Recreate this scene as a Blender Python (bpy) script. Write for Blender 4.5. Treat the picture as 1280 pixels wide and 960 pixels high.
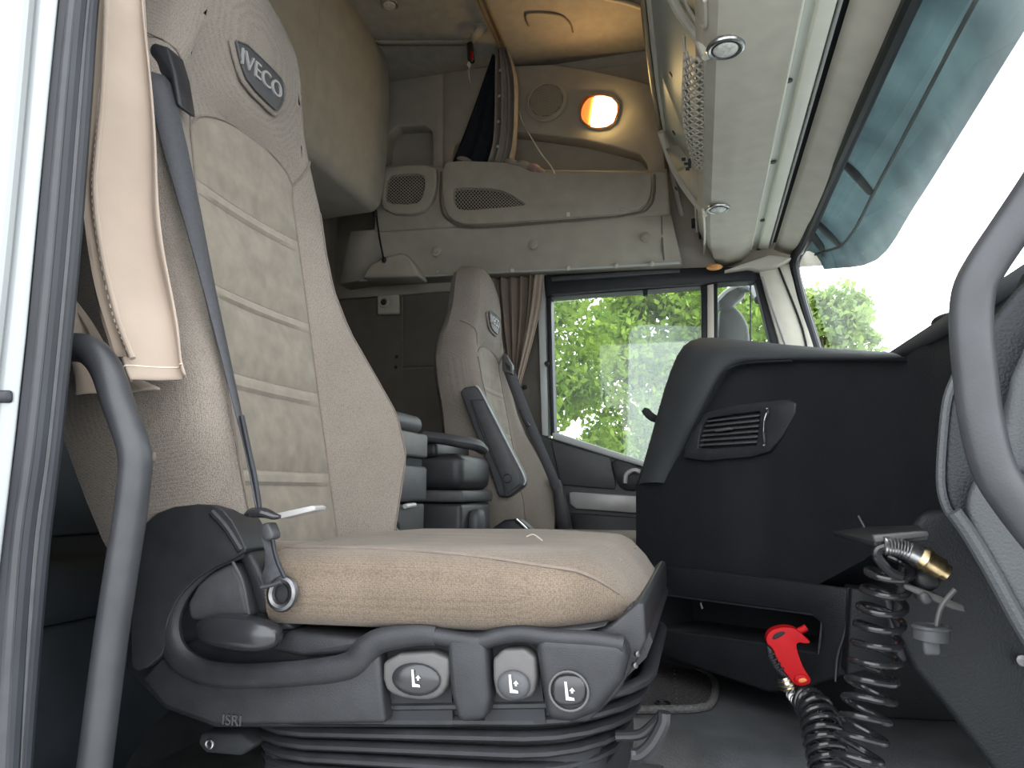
import bpy, bmesh, math, random
import numpy as np
from mathutils import Vector, Matrix
random.seed(7); rng = np.random.default_rng(7)
for o in list(bpy.data.objects): bpy.data.objects.remove(o)
scn = bpy.context.scene
COL = scn.collection

# ------------------------------------------------------------ camera
# X = forward in the truck (to the right in the view), Y = across the cab, Z = up, metres
F = 900.0; YAW = math.radians(14.5); PIT = math.radians(8.5)
CAM = Vector((0, 0, .62))
FW = Vector((-math.sin(YAW)*math.cos(PIT), math.cos(YAW)*math.cos(PIT), math.sin(PIT)))
RT = Vector((math.cos(YAW), math.sin(YAW), 0)); UP = RT.cross(FW)
cd = bpy.data.cameras.new('camera'); cam = bpy.data.objects.new('camera', cd); COL.objects.link(cam)
cd.sensor_width = 36; cd.lens = 36*F/1280; cd.clip_start = .02; cd.clip_end = 300
cam.matrix_world = Matrix(((RT.x, UP.x, -FW.x, CAM.x), (RT.y, UP.y, -FW.y, CAM.y), (RT.z, UP.z, -FW.z, CAM.z), (0, 0, 0, 1)))
scn.camera = cam

# ------------------------------------------------------------ sky and exposure
w = bpy.data.worlds.new('overcast_sky'); scn.world = w; w.use_nodes = True
nt = w.node_tree; bg = nt.nodes['Background']
tc = nt.nodes.new('ShaderNodeTexCoord'); nz = nt.nodes.new('ShaderNodeTexNoise'); nz.inputs['Scale'].default_value = 1.6
cr = nt.nodes.new('ShaderNodeValToRGB')
cr.color_ramp.elements[0].color = (.86, .93, .98, 1); cr.color_ramp.elements[1].color = (1, 1, 1, 1)
nt.links.new(tc.outputs['Generated'], nz.inputs['Vector']); nt.links.new(nz.outputs['Fac'], cr.inputs['Fac'])
nt.links.new(cr.outputs['Color'], bg.inputs['Color']); bg.inputs['Strength'].default_value = 2.0
scn.view_settings.view_transform = 'Standard'; scn.view_settings.look = 'None'
scn.view_settings.exposure = 1.5; scn.view_settings.gamma = 1.0; scn.view_settings.use_curve_mapping = False

# ------------------------------------------------------------ helpers
def P(px, py, X=None, Y=None, Z=None):
    """point where the sight line of a picture position meets a plane of the cab"""
    px = float(px); py = float(py)
    X, Y, Z = (None if q is None else float(q) for q in (X, Y, Z))
    d = FW + (px-640)/F*RT + (480-py)/F*UP
    if Y is not None: t = (Y-CAM.y)/d.y
    elif X is not None: t = (X-CAM.x)/d.x
    else: t = (Z-CAM.z)/d.z
    return CAM + d*t

MATS = {}
def mat(name, col, rough=.5, metal=0., scale=60., var=.12, bump=.0, bscale=None, spec=.5, kind='noise', sheen=0., coat=0., detail=3.):
    if name in MATS: return MATS[name]
    m = bpy.data.materials.new(name); m.use_nodes = True; t = m.node_tree; b = t.nodes['Principled BSDF']
    co = t.nodes.new('ShaderNodeTexCoord')
    n = t.nodes.new('ShaderNodeTexNoise'); n.inputs['Scale'].default_value = scale; n.inputs['Detail'].default_value = detail
    t.links.new(co.outputs['Object'], n.inputs['Vector'])
    r = t.nodes.new('ShaderNodeValToRGB'); e = r.color_ramp.elements
    e[0].position = .3; e[1].position = .7
    e[0].color = tuple(c*(1-var) for c in col)+(1,); e[1].color = tuple(min(1, c*(1+var)) for c in col)+(1,)
    t.links.new(n.outputs['Fac'], r.inputs['Fac'])
    last = r.outputs['Color']
    hsrc = None
    if kind == 'weave':
        v = t.nodes.new('ShaderNodeTexVoronoi'); v.inputs['Scale'].default_value = bscale or 300; v.inputs['Randomness'].default_value = .55
        t.links.new(co.outputs['Object'], v.inputs['Vector'])
        r2 = t.nodes.new('ShaderNodeValToRGB'); r2.color_ramp.elements[0].position = .15; r2.color_ramp.elements[1].position = .75
        r2.color_ramp.elements[0].color = (1.0, 1.0, 1.0, 1); r2.color_ramp.elements[1].color = (.5, .48, .47, 1)
        t.links.new(v.outputs['Distance'], r2.inputs['Fac'])
        mx = t.nodes.new('ShaderNodeMix'); mx.data_type = 'RGBA'; mx.blend_type = 'MULTIPLY'; mx.inputs[0].default_value = .8
        t.links.new(last, mx.inputs[6]); t.links.new(r2.outputs['Color'], mx.inputs[7]); last = mx.outputs[2]
        iv = t.nodes.new('ShaderNodeMath'); iv.operation = 'SUBTRACT'; iv.inputs[0].default_value = 1
        t.links.new(v.outputs['Distance'], iv.inputs[1]); hsrc = iv.outputs[0]
    elif bump:
        n2 = t.nodes.new('ShaderNodeTexNoise'); n2.inputs['Scale'].default_value = bscale or 400; n2.inputs['Detail'].default_value = 2
        t.links.new(co.outputs['Object'], n2.inputs['Vector']); hsrc = n2.outputs['Fac']
    t.links.new(last, b.inputs['Base Color'])
    if bump and hsrc:
        bp = t.nodes.new('ShaderNodeBump'); bp.inputs['Strength'].default_value = bump; bp.inputs['Distance'].default_value = .002
        t.links.new(hsrc, bp.inputs['Height']); t.links.new(bp.outputs['Normal'], b.inputs['Normal'])
    b.inputs['Roughness'].default_value = rough; b.inputs['Metallic'].default_value = metal
    b.inputs['Specular IOR Level'].default_value = spec
    if sheen: b.inputs['Sheen Weight'].default_value = sheen; b.inputs['Sheen Roughness'].default_value = .5
    if coat: b.inputs['Coat Weight'].default_value = coat
    MATS[name] = m; return m

def glass(name, tint=(.93, .97, .96), haze=.04, gloss=.06, hcol=(.75, .8, .8)):
    m = bpy.data.materials.new(name); m.use_nodes = True; t = m.node_tree; t.nodes.clear()
    out = t.nodes.new('ShaderNodeOutputMaterial'); tr = t.nodes.new('ShaderNodeBsdfTransparent'); tr.inputs[0].default_value = tint+(1,)
    gl = t.nodes.new('ShaderNodeBsdfGlossy'); gl.inputs['Roughness'].default_value = 0.
    tl = t.nodes.new('ShaderNodeBsdfTranslucent'); tl.inputs[0].default_value = hcol+(1,)
    n = t.nodes.new('ShaderNodeTexNoise'); n.inputs['Scale'].default_value = 6; n.inputs['Detail'].default_value = 5
    co = t.nodes.new('ShaderNodeTexCoord'); t.links.new(co.outputs['Object'], n.inputs['Vector'])
    mu = t.nodes.new('ShaderNodeMath'); mu.operation = 'MULTIPLY'; mu.inputs[1].default_value = haze*2; t.links.new(n.outputs['Fac'], mu.inputs[0])
    a = t.nodes.new('ShaderNodeMixShader'); b = t.nodes.new('ShaderNodeMixShader')
    t.links.new(mu.outputs[0], a.inputs[0]); t.links.new(tr.outputs[0], a.inputs[1]); t.links.new(tl.outputs[0], a.inputs[2])
    b.inputs[0].default_value = gloss; t.links.new(a.outputs[0], b.inputs[1]); t.links.new(gl.outputs[0], b.inputs[2])
    t.links.new(b.outputs[0], out.inputs['Surface']); MATS[name] = m; return m

def emit(name, col, s):
    m = bpy.data.materials.new(name); m.use_nodes = True; b = m.node_tree.nodes['Principled BSDF']
    n = m.node_tree.nodes.new('ShaderNodeTexNoise'); n.inputs['Scale'].default_value = 30
    b.inputs['Base Color'].default_value = col+(1,); b.inputs['Emission Color'].default_value = col+(1,); b.inputs['Emission Strength'].default_value = s
    MATS[name] = m; return m

def tag(o, label, cat, group=None):
    o['label'] = label; o['category'] = cat
    if group: o['group'] = group
    return o
def setting(o, label=None, cat=None):
    o['kind'] = 'structure'
    if label: o['label'] = label
    if cat: o['category'] = cat
    return o
def thing(name, loc, label, cat, group=None):
    e = bpy.data.objects.new(name, None); COL.objects.link(e); e.location = loc; e.empty_display_size = .05
    return tag(e, label, cat, group)
def child(o, parent):
    if parent is not None:
        p = Vector((0, 0, 0)); q = parent
        while q is not None: p += q.location; q = q.parent if q.parent else None
        o.parent = parent
        if parent.type == 'EMPTY': o.matrix_parent_inverse = Matrix.Translation(-parent.location)
    return o
def mk(name, V, Fc, m, parent=None, smooth=True, bev=0, seg=2, sub=0, solid=0, auto=True):
    me = bpy.data.meshes.new(name); me.from_pydata([tuple(v) for v in V], [], [tuple(f) for f in Fc]); me.update()
    bm = bmesh.new(); bm.from_mesh(me); bmesh.ops.recalc_face_normals(bm, faces=bm.faces); bm.to_mesh(me); bm.free()
    if smooth: me.polygons.foreach_set('use_smooth', [True]*len(me.polygons))
    o = bpy.data.objects.new(name, me); COL.objects.link(o)
    if m: me.materials.append(MATS[m] if isinstance(m, str) else m)
    if solid:
        s = o.modifiers.new('solid', 'SOLIDIFY'); s.thickness = abs(solid); s.offset = 1 if solid > 0 else -1
    if bev:
        b = o.modifiers.new('bevel', 'BEVEL'); b.width = bev; b.segments = seg; b.limit_method = 'ANGLE'; b.angle_limit = .6
        b.harden_normals = False
    if sub:
        s = o.modifiers.new('sub', 'SUBSURF'); s.levels = sub; s.render_levels = sub
    if smooth and not sub:
        bm = bmesh.new(); bm.from_mesh(me)
        for e in bm.edges:
            if len(e.link_faces) == 2 and e.calc_face_angle(0) > .6: e.smooth = bool(bev)
        bm.to_mesh(me); bm.free()
    return child(o, parent)
def chaikin(pts, k, closed=True):
    pts = [Vector(p) for p in pts]
    for _ in range(k):
        q = []; n = len(pts)
        for i in range(n if closed else n-1):
            a = pts[i]; b = pts[(i+1) % n]
            q += [a*.75+b*.25, a*.25+b*.75]
        if not closed: q = [pts[0]]+q+[pts[-1]]
        pts = q
    return pts
def prism(name, loop, vec, m, parent=None, bev=.003, seg=2, smooth=True):
    loop = [Vector(p) for p in loop]; vec = Vector(vec); n = len(loop)
    V = loop+[p+vec for p in loop]
    Fc = [list(range(n))[::-1], list(range(n, 2*n))]+[[i, (i+1) % n, n+(i+1) % n, n+i] for i in range(n)]
    return mk(name, V, Fc, m, parent, smooth=smooth, bev=bev, seg=seg)
def slab(name, pix, Y, thick, m, parent=None, bev=.003, k=0, seg=2):
    """outline on the plane Y, thickness going across the cab"""
    loop = [P(a, b, Y=Y) for a, b in pix]
    if k: loop = chaikin(loop, k)
    return prism(name, loop, (0, thick, 0), m, parent, bev, seg)
def box(name, lo, hi, m, parent=None, bev=.004, seg=2):
    x0, y0, z0 = lo; x1, y1, z1 = hi
    return prism(name, [(x0, y0, z0), (x1, y0, z0), (x1, y1, z0), (x0, y1, z0)], (0, 0, z1-z0), m, parent, bev, seg)
def spline(pts, n=8, closed=False):
    pts = [Vector(p) for p in pts]; out = []; N = len(pts)
    for i in range(N if closed else N-1):
        if closed: a, b, c, d = pts[i-1], pts[i], pts[(i+1) % N], pts[(i+2) % N]
        else:
            b, c = pts[i], pts[i+1]; a = pts[i-1] if i else b*2-c; d = pts[i+2] if i+2 < N else c*2-b
        for j in range(n):
            t = j/n
            out.append(.5*((2*b)+(c-a)*t+(2*a-5*b+4*c-d)*t*t+(-a+3*b-3*c+d)*t**3))
    if not closed: out.append(pts[-1])
    return out
def tubegeo(pts, r, ns=8, closed=False, flat=1., upv=None):
    pts = [Vector(p) for p in pts]; N = len(pts); V = []; Fc = []
    rad = r if hasattr(r, '__len__') else [r]*N
    prev = None
    for i in range(N):
        t = (pts[(i+1) % N]-pts[i-1]) if closed else (pts[min(i+1, N-1)]-pts[max(i-1, 0)])
        t.normalize()
        if upv is not None: u = Vector(upv)
        elif prev is None: u = Vector((0, 0, 1)) if abs(t.z) < .9 else Vector((1, 0, 0))
        else: u = prev
        u = (u-t*u.dot(t)).normalized(); prev = u; v = t.cross(u)
        for j in range(ns):
            a = 2*math.pi*j/ns
            V.append(pts[i]+u*math.cos(a)*rad[i]*flat+v*math.sin(a)*rad[i])
    for i in range(N if closed else N-1):
        k = (i+1) % N
        for j in range(ns): Fc.append([i*ns+j, i*ns+(j+1) % ns, k*ns+(j+1) % ns, k*ns+j])
    if not closed: Fc += [list(range(ns))[::-1], list(range((N-1)*ns, N*ns))]
    return V, Fc
def tube(name, pts, r, m, parent=None, ns=10, n=8, closed=False, flat=1., upv=None):
    if n: 
        rr = r
        p2 = spline(pts, n, closed)
        if hasattr(r, '__len__'):
            rr = [float(np.interp(i/n, range(len(r)), r)) for i in range(len(p2))]
        pts, r = p2, rr
    V, Fc = tubegeo(pts, r, ns, closed, flat, upv)
    return mk(name, V, Fc, m, parent)
def join(parts):
    V = []; Fc = []
    for v, f in parts:
        k = len(V); V += list(v); Fc += [[i+k for i in g] for g in f]
    return V, Fc
def loft(name, rows, m, parent=None, closed=False, sub=0, solid=0, cap=False, bev=0):
    R = len(rows); n = len(rows[0]); V = [p for r in rows for p in r]; Fc = []
    for i in range(R-1):
        for j in range(n if closed else n-1):
            k = (j+1) % n; Fc.append([i*n+j, i*n+k, (i+1)*n+k, (i+1)*n+j])
    if cap: Fc += [list(range(n))[::-1], list(range((R-1)*n, R*n))]
    return mk(name, V, Fc, m, parent, sub=sub, solid=solid, bev=bev)
def ellipsoid(name, c, rx, ry, rz, m, parent=None, nu=20, nv=12, pw=1., ax=None):
    V = []; Fc = []
    ax = ax or (Vector((1, 0, 0)), Vector((0, 1, 0)), Vector((0, 0, 1)))
    sg = lambda x: math.copysign(abs(x)**pw, x)
    for i in range(nv+1):
        a = math.pi*i/nv-math.pi/2
        for j in range(nu):
            b = 2*math.pi*j/nu
            V.append(Vector(c)+ax[0]*rx*sg(math.cos(a))*sg(math.cos(b))+ax[1]*ry*sg(math.cos(a))*sg(math.sin(b))+ax[2]*rz*sg(math.sin(a)))
    for i in range(nv):
        for j in range(nu): Fc.append([i*nu+j, i*nu+(j+1) % nu, (i+1)*nu+(j+1) % nu, (i+1)*nu+j])
    o = mk(name, V, Fc, m, parent)
    bm = bmesh.new(); bm.from_mesh(o.data); bmesh.ops.remove_doubles(bm, verts=bm.verts, dist=1e-6); bm.to_mesh(o.data); bm.free()
    return o
def disc(name, c, nrm, r, h, m, parent=None, n=24, bev=.001, xs=1., xdir=None):
    nrm = Vector(nrm).normalized(); u = Vector(xdir).normalized() if xdir else nrm.orthogonal().normalized(); v = nrm.cross(u)
    loop = [Vector(c)+u*math.cos(2*math.pi*i/n)*r*xs+v*math.sin(2*math.pi*i/n)*r for i in range(n)]
    return prism(name, loop, nrm*h, m, parent, bev)
def ring(name, c, nrm, r, t, m, parent=None, n=28, xs=1., xdir=None):
    nrm = Vector(nrm).normalized(); u = Vector(xdir).normalized() if xdir else nrm.orthogonal().normalized(); v = nrm.cross(u)
    return tube(name, [Vector(c)+u*math.cos(2*math.pi*i/n)*r*xs+v*math.sin(2*math.pi*i/n)*r for i in range(n)], t, m, parent, ns=8, n=0, closed=True)
def lattice(name, fn, nu, nv, r, m, parent=None, inside=None, ns=4, steps=2):
    """diagonal wires laid over fn(u,v), u,v in 0..1"""
    parts = []
    N = max(nu, nv)
    for s in (1, -1):
        for k in range(-nv, nu+1) if s > 0 else range(0, nu+nv+1):
            seg = []
            for j in range(nv*steps+1):
                v = j/(nv*steps); u = (k+s*v*nv)/nu
                ok = -1e-6 <= u <= 1+1e-6 and (inside is None or inside(u, v))
                if ok: seg.append(fn(u, v))
                if (not ok or j == nv*steps) and seg:
                    if len(seg) > 1: parts.append(tubegeo(seg, r, ns))
                    seg = []
    V, Fc = join(parts)
    return mk(name, V, Fc, m, parent, smooth=False)
def text(name, body, size, org, xd, yd, m, parent=None, ext=.0008, shear=0):
    cu = bpy.data.curves.new(name, 'FONT'); cu.body = body; cu.size = size; cu.extrude = ext; cu.align_x = 'CENTER'; cu.align_y = 'CENTER'; cu.shear = shear; cu.space_character = 1.05
    o = bpy.data.objects.new(name, cu); COL.objects.link(o)
    dg = bpy.context.evaluated_depsgraph_get(); me = bpy.data.meshes.new_from_object(o.evaluated_get(dg))
    bpy.data.objects.remove(o)
    xd = Vector(xd).normalized(); yd = Vector(yd).normalized(); zd = xd.cross(yd)
    M = Matrix(((xd.x, yd.x, zd.x, org[0]), (xd.y, yd.y, zd.y, org[1]), (xd.z, yd.z, zd.z, org[2]), (0, 0, 0, 1)))
    me.transform(M); me.materials.clear(); me.materials.append(MATS[m]); me.name = name
    q = bpy.data.objects.new(name, me); COL.objects.link(q)
    return child(q, parent)
def copytree(o, off, parent=None):
    c = o.copy(); COL.objects.link(c)
    if parent is None: c.location = o.location+Vector(off)
    else: c.parent = parent
    for ch in o.children: copytree(ch, off, c)
    return c

# ------------------------------------------------------------ materials
mat('fabric', (.262, .229, .198), .9, scale=9, var=.07, bump=.5, bscale=620, kind='weave', spec=.15, sheen=.1)
mat('suede', (.185, .160, .130), .95, scale=38, var=.16, bump=.1, bscale=500, spec=.1, sheen=.2, detail=6)
mat('suede_light', (.21, .183, .15), .95, scale=38, var=.12, bump=.1, bscale=500, spec=.1, sheen=.2, detail=6)
mat('cushion_fabric', (.175, .138, .106), .92, scale=11, var=.16, bump=.4, bscale=560, kind='weave', spec=.12, sheen=.15)
mat('seam', (.16, .13, .11), .9, scale=80)
mat('black_plastic', (.020, .0205, .0235), .42, scale=50, var=.15, bump=.22, bscale=900, spec=.33)
mat('black_gloss', (.022, .022, .025), .25, scale=30, var=.1)
mat('charcoal', (.052, .053, .058), .5, scale=60, var=.12, bump=.15, bscale=800, spec=.4)
mat('grey_plastic', (.068, .065, .066), .5, scale=60, var=.08, bump=.1, bscale=800)
mat('dash', (.0075, .0088, .0112), .6, scale=20, var=.15, bump=.45, bscale=420, spec=.35)
mat('dash_hood', (.033, .036, .04), .6, scale=20, var=.1, bump=.35, bscale=500)
mat('rubber', (.10, .104, .112), .48, scale=20, var=.2, bump=.5, bscale=260)
mat('seal', (.013, .0145, .019), .45, scale=15, var=.25, spec=.3)
mat('handle_black', (.030, .031, .035), .42, scale=40, var=.15, bump=.08, bscale=700, spec=.4)
mat('white_paint', (.18, .193, .197), .22, scale=5, var=.03, coat=.5)
mat('beige_trim', (.60, .57, .49), .75, scale=18, var=.06, bump=.1, bscale=700, spec=.25)
mat('beige_dark', (.36, .325, .27), .8, scale=14, var=.08, bump=.1, bscale=700, spec=.2)
mat('beige_light', (.54, .505, .44), .7, scale=14, var=.05, bump=.08, bscale=700, spec=.3)
mat('headliner', (.36, .335, .29), .95, scale=30, var=.08, bump=.2, bscale=600, spec=.1)
mat('greenwhite', (.66, .69, .63), .5, scale=10, var=.04)
mat('pale_strip', (.84, .84, .73), .45, scale=8, var=.04)
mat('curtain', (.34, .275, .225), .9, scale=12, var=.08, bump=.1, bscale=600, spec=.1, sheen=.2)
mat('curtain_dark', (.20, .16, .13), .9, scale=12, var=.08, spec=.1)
mat('curtain_grey', (.30, .265, .235), .9, scale=25, var=.12, spec=.1)
mat('navy_cloth', (.018, .022, .029), .9, scale=30, var=.2, spec=.1)
mat('stitch', (.62, .53, .42), .8, scale=80)
mat('webbing', (.045, .046, .053), .7, scale=200, var=.12, bump=.3, bscale=900)
mat('pale_webbing', (.36, .33, .27), .8, scale=120, var=.1)
mat('chrome', (.75, .76, .77), .15, 1., scale=60, var=.1)
mat('steel', (.55, .55, .56), .3, 1., scale=150, var=.25)
mat('brass', (.55, .42, .24), .3, 1., scale=120, var=.35)
mat('rail', (.35, .28, .19), .3, .8, scale=30, var=.1)
mat('silver_paint', (.34, .33, .33), .4, .2, scale=30, var=.05)
mat('light_trim', (.44, .455, .45), .35, scale=12, var=.05)
mat('print_white', (.50, .50, .50), .6, scale=60, var=.03)
mat('red_plastic', (.42, .003, .007), .5, scale=40, var=.06, spec=.2)
mat('dull_steel', (.15, .15, .155), .45, 1., scale=150, var=.25)
mat('carpet', (.060, .058, .060), 1., scale=220, var=.45, bump=1., bscale=500, spec=.05)
mat('carpet_edge', (.13, .125, .125), 1., scale=160, var=.3, bump=1., bscale=400, spec=.05)
mat('hose', (.015, .015, .017), .18, scale=20, var=.1)
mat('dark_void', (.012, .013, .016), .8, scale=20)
mat('blue_grey', (.045, .053, .065), .7, scale=9, var=.2, bump=.1, bscale=300)
mat('asphalt', (.36, .36, .35), .95, scale=3, var=.2, bump=.3, bscale=60)
mat('mirror_shell', (.03, .032, .035), .45, scale=10, var=.1)
mat('white_cord', (.68, .66, .60), .6, scale=50)
mat('bark', (.10, .085, .065), .9, scale=14, var=.3, bump=.5, bscale=40)
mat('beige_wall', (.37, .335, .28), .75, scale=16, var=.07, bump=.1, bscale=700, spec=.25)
mat('marker_amber', (.75, .33, .10), .35, scale=30, var=.1)
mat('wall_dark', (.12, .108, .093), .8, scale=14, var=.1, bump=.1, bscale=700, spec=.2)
mat('amber', (.70, .20, .05), .35, scale=30, var=.1)
mat('lens', (.62, .62, .58), .18, scale=160, var=.2, bump=.4, bscale=260)
mat('pink_cloth', (.36, .25, .23), .9, scale=40, var=.2)
mat('paper', (.70, .68, .62), .8, scale=60)
glass('window_glass', haze=.015, gloss=.02)
glass('windscreen_glass', tint=(.93, .98, .97), haze=.07)
glass('film_and_reflection', tint=(.90, .92, .91), haze=.08, gloss=.02, hcol=(.7, .72, .7))  # serves the shade strip and the painted reflection on the driver window
glass('visor_tint', tint=(.06, .08, .088), haze=.17, gloss=.03, hcol=(.62, .76, .77))
emit('lamp_glow', (1., .72, .30), 14.)
emit('lamp_amber', (1., .22, .04), .5)

# ------------------------------------------------------------ the setting
YF = 2.62                                   # driver side wall of the cab
ZR = 2.26                                   # roof
g = box('ground', (-40, -40, -1.35), (40, 60, -1.30), 'asphalt', bev=0); setting(g, 'grey asphalt yard outside the cab', 'ground')

# floor: passenger footwell, engine tunnel, dark rear floor
fl = loft('floor', [[(x, y, z) for (y, z) in ((.46, .0), (1.00, .0), (1.03, .03), (1.06, .12), (1.09, .17), (1.13, .205), (1.18, .225), (1.24, .234), (1.40, .236), (2.62, .236))]
                    for x in (-1.45, -.6, .0, .3, .75)], 'rubber', solid=-.03)
setting(fl, 'black grained rubber floor with a raised engine tunnel', 'floor')

# rear wall and lower bunk base behind the seats
wb = box('wall_back', (-1.50, .46, .2), (-1.42, 2.66, 2.35), 'beige_dark', bev=.01); setting(wb, 'dull beige rear wall of the cab', 'wall')
# driver side wall behind the door
wr = thing('wall_right', (-1.0, YF, .2), 'dark beige side wall behind the far seat with hatch panel', 'wall'); setting(wr)
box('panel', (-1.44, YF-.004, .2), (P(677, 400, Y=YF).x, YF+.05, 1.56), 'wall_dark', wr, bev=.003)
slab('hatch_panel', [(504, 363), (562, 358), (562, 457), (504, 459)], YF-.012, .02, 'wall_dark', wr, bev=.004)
slab('hatch_gap', [(502, 361), (564, 356), (564, 460), (502, 462)], YF-.007, .012, 'seam', wr, bev=0)
slab('hatch_gap', [(565, 347), (569, 347), (566, 405), (563, 405)], YF-.012, .012, 'dark_void', wr, bev=0)
for q in ((496, 446), (495, 459)): disc('screw_hole', P(*q, Y=YF-.004), (0, -1, 0), .007, .004, 'dark_void', wr, n=10)
# upper side wall, leaning in towards the roof
rows = []
for x in np.linspace(-1.44, .46, 8):
    rows.append([(x, y, z) for (y, z) in ((YF, 1.40), (YF, 1.62), (YF, 1.78), (YF, 1.95), (YF, 2.10), (YF, 2.20), (YF-.01, 2.26), (YF-.06, 2.29))])
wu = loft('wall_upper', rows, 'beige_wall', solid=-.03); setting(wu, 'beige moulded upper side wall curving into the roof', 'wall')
rows = []
for x in np.linspace(-1.45, .46, 6):
    rows.append([(x, y, z) for (y, z) in ((2.66, 2.258), (2.42, 2.270), (2.3, 2.285), (2.0, 2.32), (1.55, 2.335), (1.1, 2.32), (.8, 2.28), (.6, 2.2), (.47, 2.05), (.45, 1.70))])
ce = loft('ceiling', rows, 'headliner', solid=.03); setting(ce, 'grey beige fabric roof lining', 'ceiling')
# near side: wall behind the door opening and roof side above it
wl = box('wall_left', (-1.45, .47, .15), (-.62, .52, 1.75), 'blue_grey', bev=.004); setting(wl, 'dark side wall behind the open door', 'wall')
# front bulkhead below the windscreen, header above it
bf = box('wall_front', (.74, .45, .2), (.80, 2.66, .84), 'blue_grey', bev=.004); setting(bf, 'dark bulkhead in front of the footwell', 'wall')

# windscreen header: beige strip between overhead console and windscreen seal
HX, HZ = .36, 1.43
hd = loft('trim_1', [[(x, y, z) for (x, z) in ((.285, 1.462), (.30, 1.452), (.33, 1.44), (.352, 1.428), (.362, 1.425), (.37, 1.45), (.42, 1.60), (.42, 2.1), (.40, 2.32))] for y in (.5, 1.0, 1.5, 2.0, 2.56)], 'beige_trim', solid=.01)
setting(hd, 'beige moulded header strip above the windscreen', 'trim')
for q in ((1066, 118), (1032, 218), (1011, 279)):
    disc('header_screw', P(*q, Z=1.437), (-.3, 0, -1), .008, .004, 'charcoal', hd, n=12)
# far A pillar
pa = thing('trim_2', P(985, 400, Y=YF), 'beige windscreen pillar on the far side with a dark joint line', 'pillar'); setting(pa)
slab('pillar_cover', [(948, 336), (972, 331), (1004, 412), (1013, 470), (985, 470)], YF-.06, .08, 'beige_trim', pa, bev=.004)
slab('pillar_cover', [(973, 331), (992, 328), (996, 345), (1026, 470), (1014, 470), (1004, 410)], YF-.055, .08, 'beige_trim', pa, bev=.004)
tube('pillar_joint', [P(a, b, Y=YF-.062) for a, b in ((972, 331), (1003, 411), (1013, 470))], .0035, 'dark_void', pa, n=4)
slab('pillar_cap', [(905, 338), (962, 318), (990, 322), (972, 332), (950, 336), (935, 334)], YF-.10, .06, 'beige_light', pa, bev=.004)
# windscreen rubber seal along the header and down the pillar
ws = tube('trim_3', [P(1150, -22, Y=1.13), P(1140, 0, Y=1.19), P(1075, 143, Y=1.58), P(1035, 232, Y=1.98), P(1006, 300, Y=2.40), P(995, 318, Y=2.53), P(993, 336, Y=2.57), P(1003, 380, Y=2.575), P(1022, 442, Y=2.58), P(1030, 470, Y=2.58)], .016, 'seal', ns=10)
setting(ws, 'black rubber windscreen seal', 'seal')
ws2 = tube('trim_4', [P(1158, -22, Y=1.13), P(1145, 5, Y=1.2), P(1080, 148, Y=1.6), P(1040, 236, Y=2.0), P(1010, 305, Y=2.44), P(1000, 322, Y=2.56), P(998, 340, Y=2.6), P(1010, 385, Y=2.6), P(1027, 442, Y=2.6)], .007, 'charcoal', ns=8)
setting(ws2, 'thin inner lip of the windscreen seal', 'seal')
# windscreen glass from header to scuttle
rows = []
for y in np.linspace(.5, 2.62, 9):
    bow = .10*(1-((y-1.56)/1.06)**2)
    rows.append([(.375+bow*.3, y, 1.43), (.43+bow*.6, y, 1.2), (.50+bow, y, .88), (.52+bow, y, .80)])
wi = loft('window_1', rows, 'windscreen_glass'); setting(wi, 'clear curved windscreen', 'windscreen')

# ------------------------------------------------------------ driver door with window
dr = thing('door_1', P(740, 640, Y=YF), 'dark grey door on the driver side with light sill and silver strip', 'door'); setting(dr)
slab('door_panel', [(672, 541), (684, 546), (795, 580), (880, 607), (1010, 607), (1010, 800), (672, 800)], YF-.05, .07, 'charcoal', dr, bev=.01)
slab('upper_panel', [(688, 550), (763, 571), (770, 605), (768, 612), (700, 606)], YF-.062, .03, 'charcoal', dr, bev=.006)
slab('sill_trim', [(690, 541), (697, 541), (795, 573), (880, 600), (880, 608), (795, 580), (690, 548)], YF-.07, .03, 'light_trim', dr, bev=.004)
slab('handle_recess', [(763, 571), (800, 583), (800, 614), (776, 612), (768, 596)], YF-.066, .02, 'black_plastic', dr, bev=.004, k=1)
tube('door_handle', [P(a, b, Y=YF-.085) for a, b in ((781, 604), (783, 593), (792, 588), (800, 590))], .008, 'silver_paint', dr)
slab('silver_strip', [(711, 616), (716, 615), (800, 620), (800, 642), (720, 636), (712, 630)], YF-.066, .02, 'silver_paint', dr, bev=.004)
slab('lower_panel', [(714, 641), (800, 647), (800, 790), (716, 790)], YF-.064, .02, 'black_plastic', dr, bev=.004)
slab('top_frame', [(680, 343), (870, 334), (938, 333), (948, 350), (893, 354), (878, 357), (690, 371), (682, 371)], YF-.06, .07, 'seal', dr, bev=.006)
tube('frame_lip', [P(a, b, Y=YF-.066) for a, b in ((690, 369), (780, 361), (878, 355))], .004, 'charcoal', dr, n=3)
slab('frame_lip', [(688, 346), (800, 338), (850, 336), (850, 341), (690, 352)], YF-.07, .02, 'charcoal', dr, bev=.003)
slab('post', [(671, 350), (681, 350), (686, 545), (677, 545)], YF-.04, .06, 'light_trim', dr, bev=.004)
slab('post', [(682, 350), (688, 350), (693, 545), (688, 545)], YF-.05, .06, 'seal', dr, bev=.003)
slab('window_bar', [(884, 354), (892, 354), (893, 470), (884, 470)], YF-.05, .06, 'beige_light', dr, bev=.003)
slab('window_bar', [(876, 355), (884, 354), (884, 470), (877, 470)], YF-.045, .06, 'seal', dr, bev=.003)
slab('window_bar', [(892, 353), (897, 353), (898, 470), (893, 470)], YF-.045, .06, 'seal', dr, bev=.003)
tube('quarter_bar', [P(938, 356, Y=YF+.02), P(938, 470, Y=YF+.02)], .003, 'seal', dr, n=0)
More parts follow.
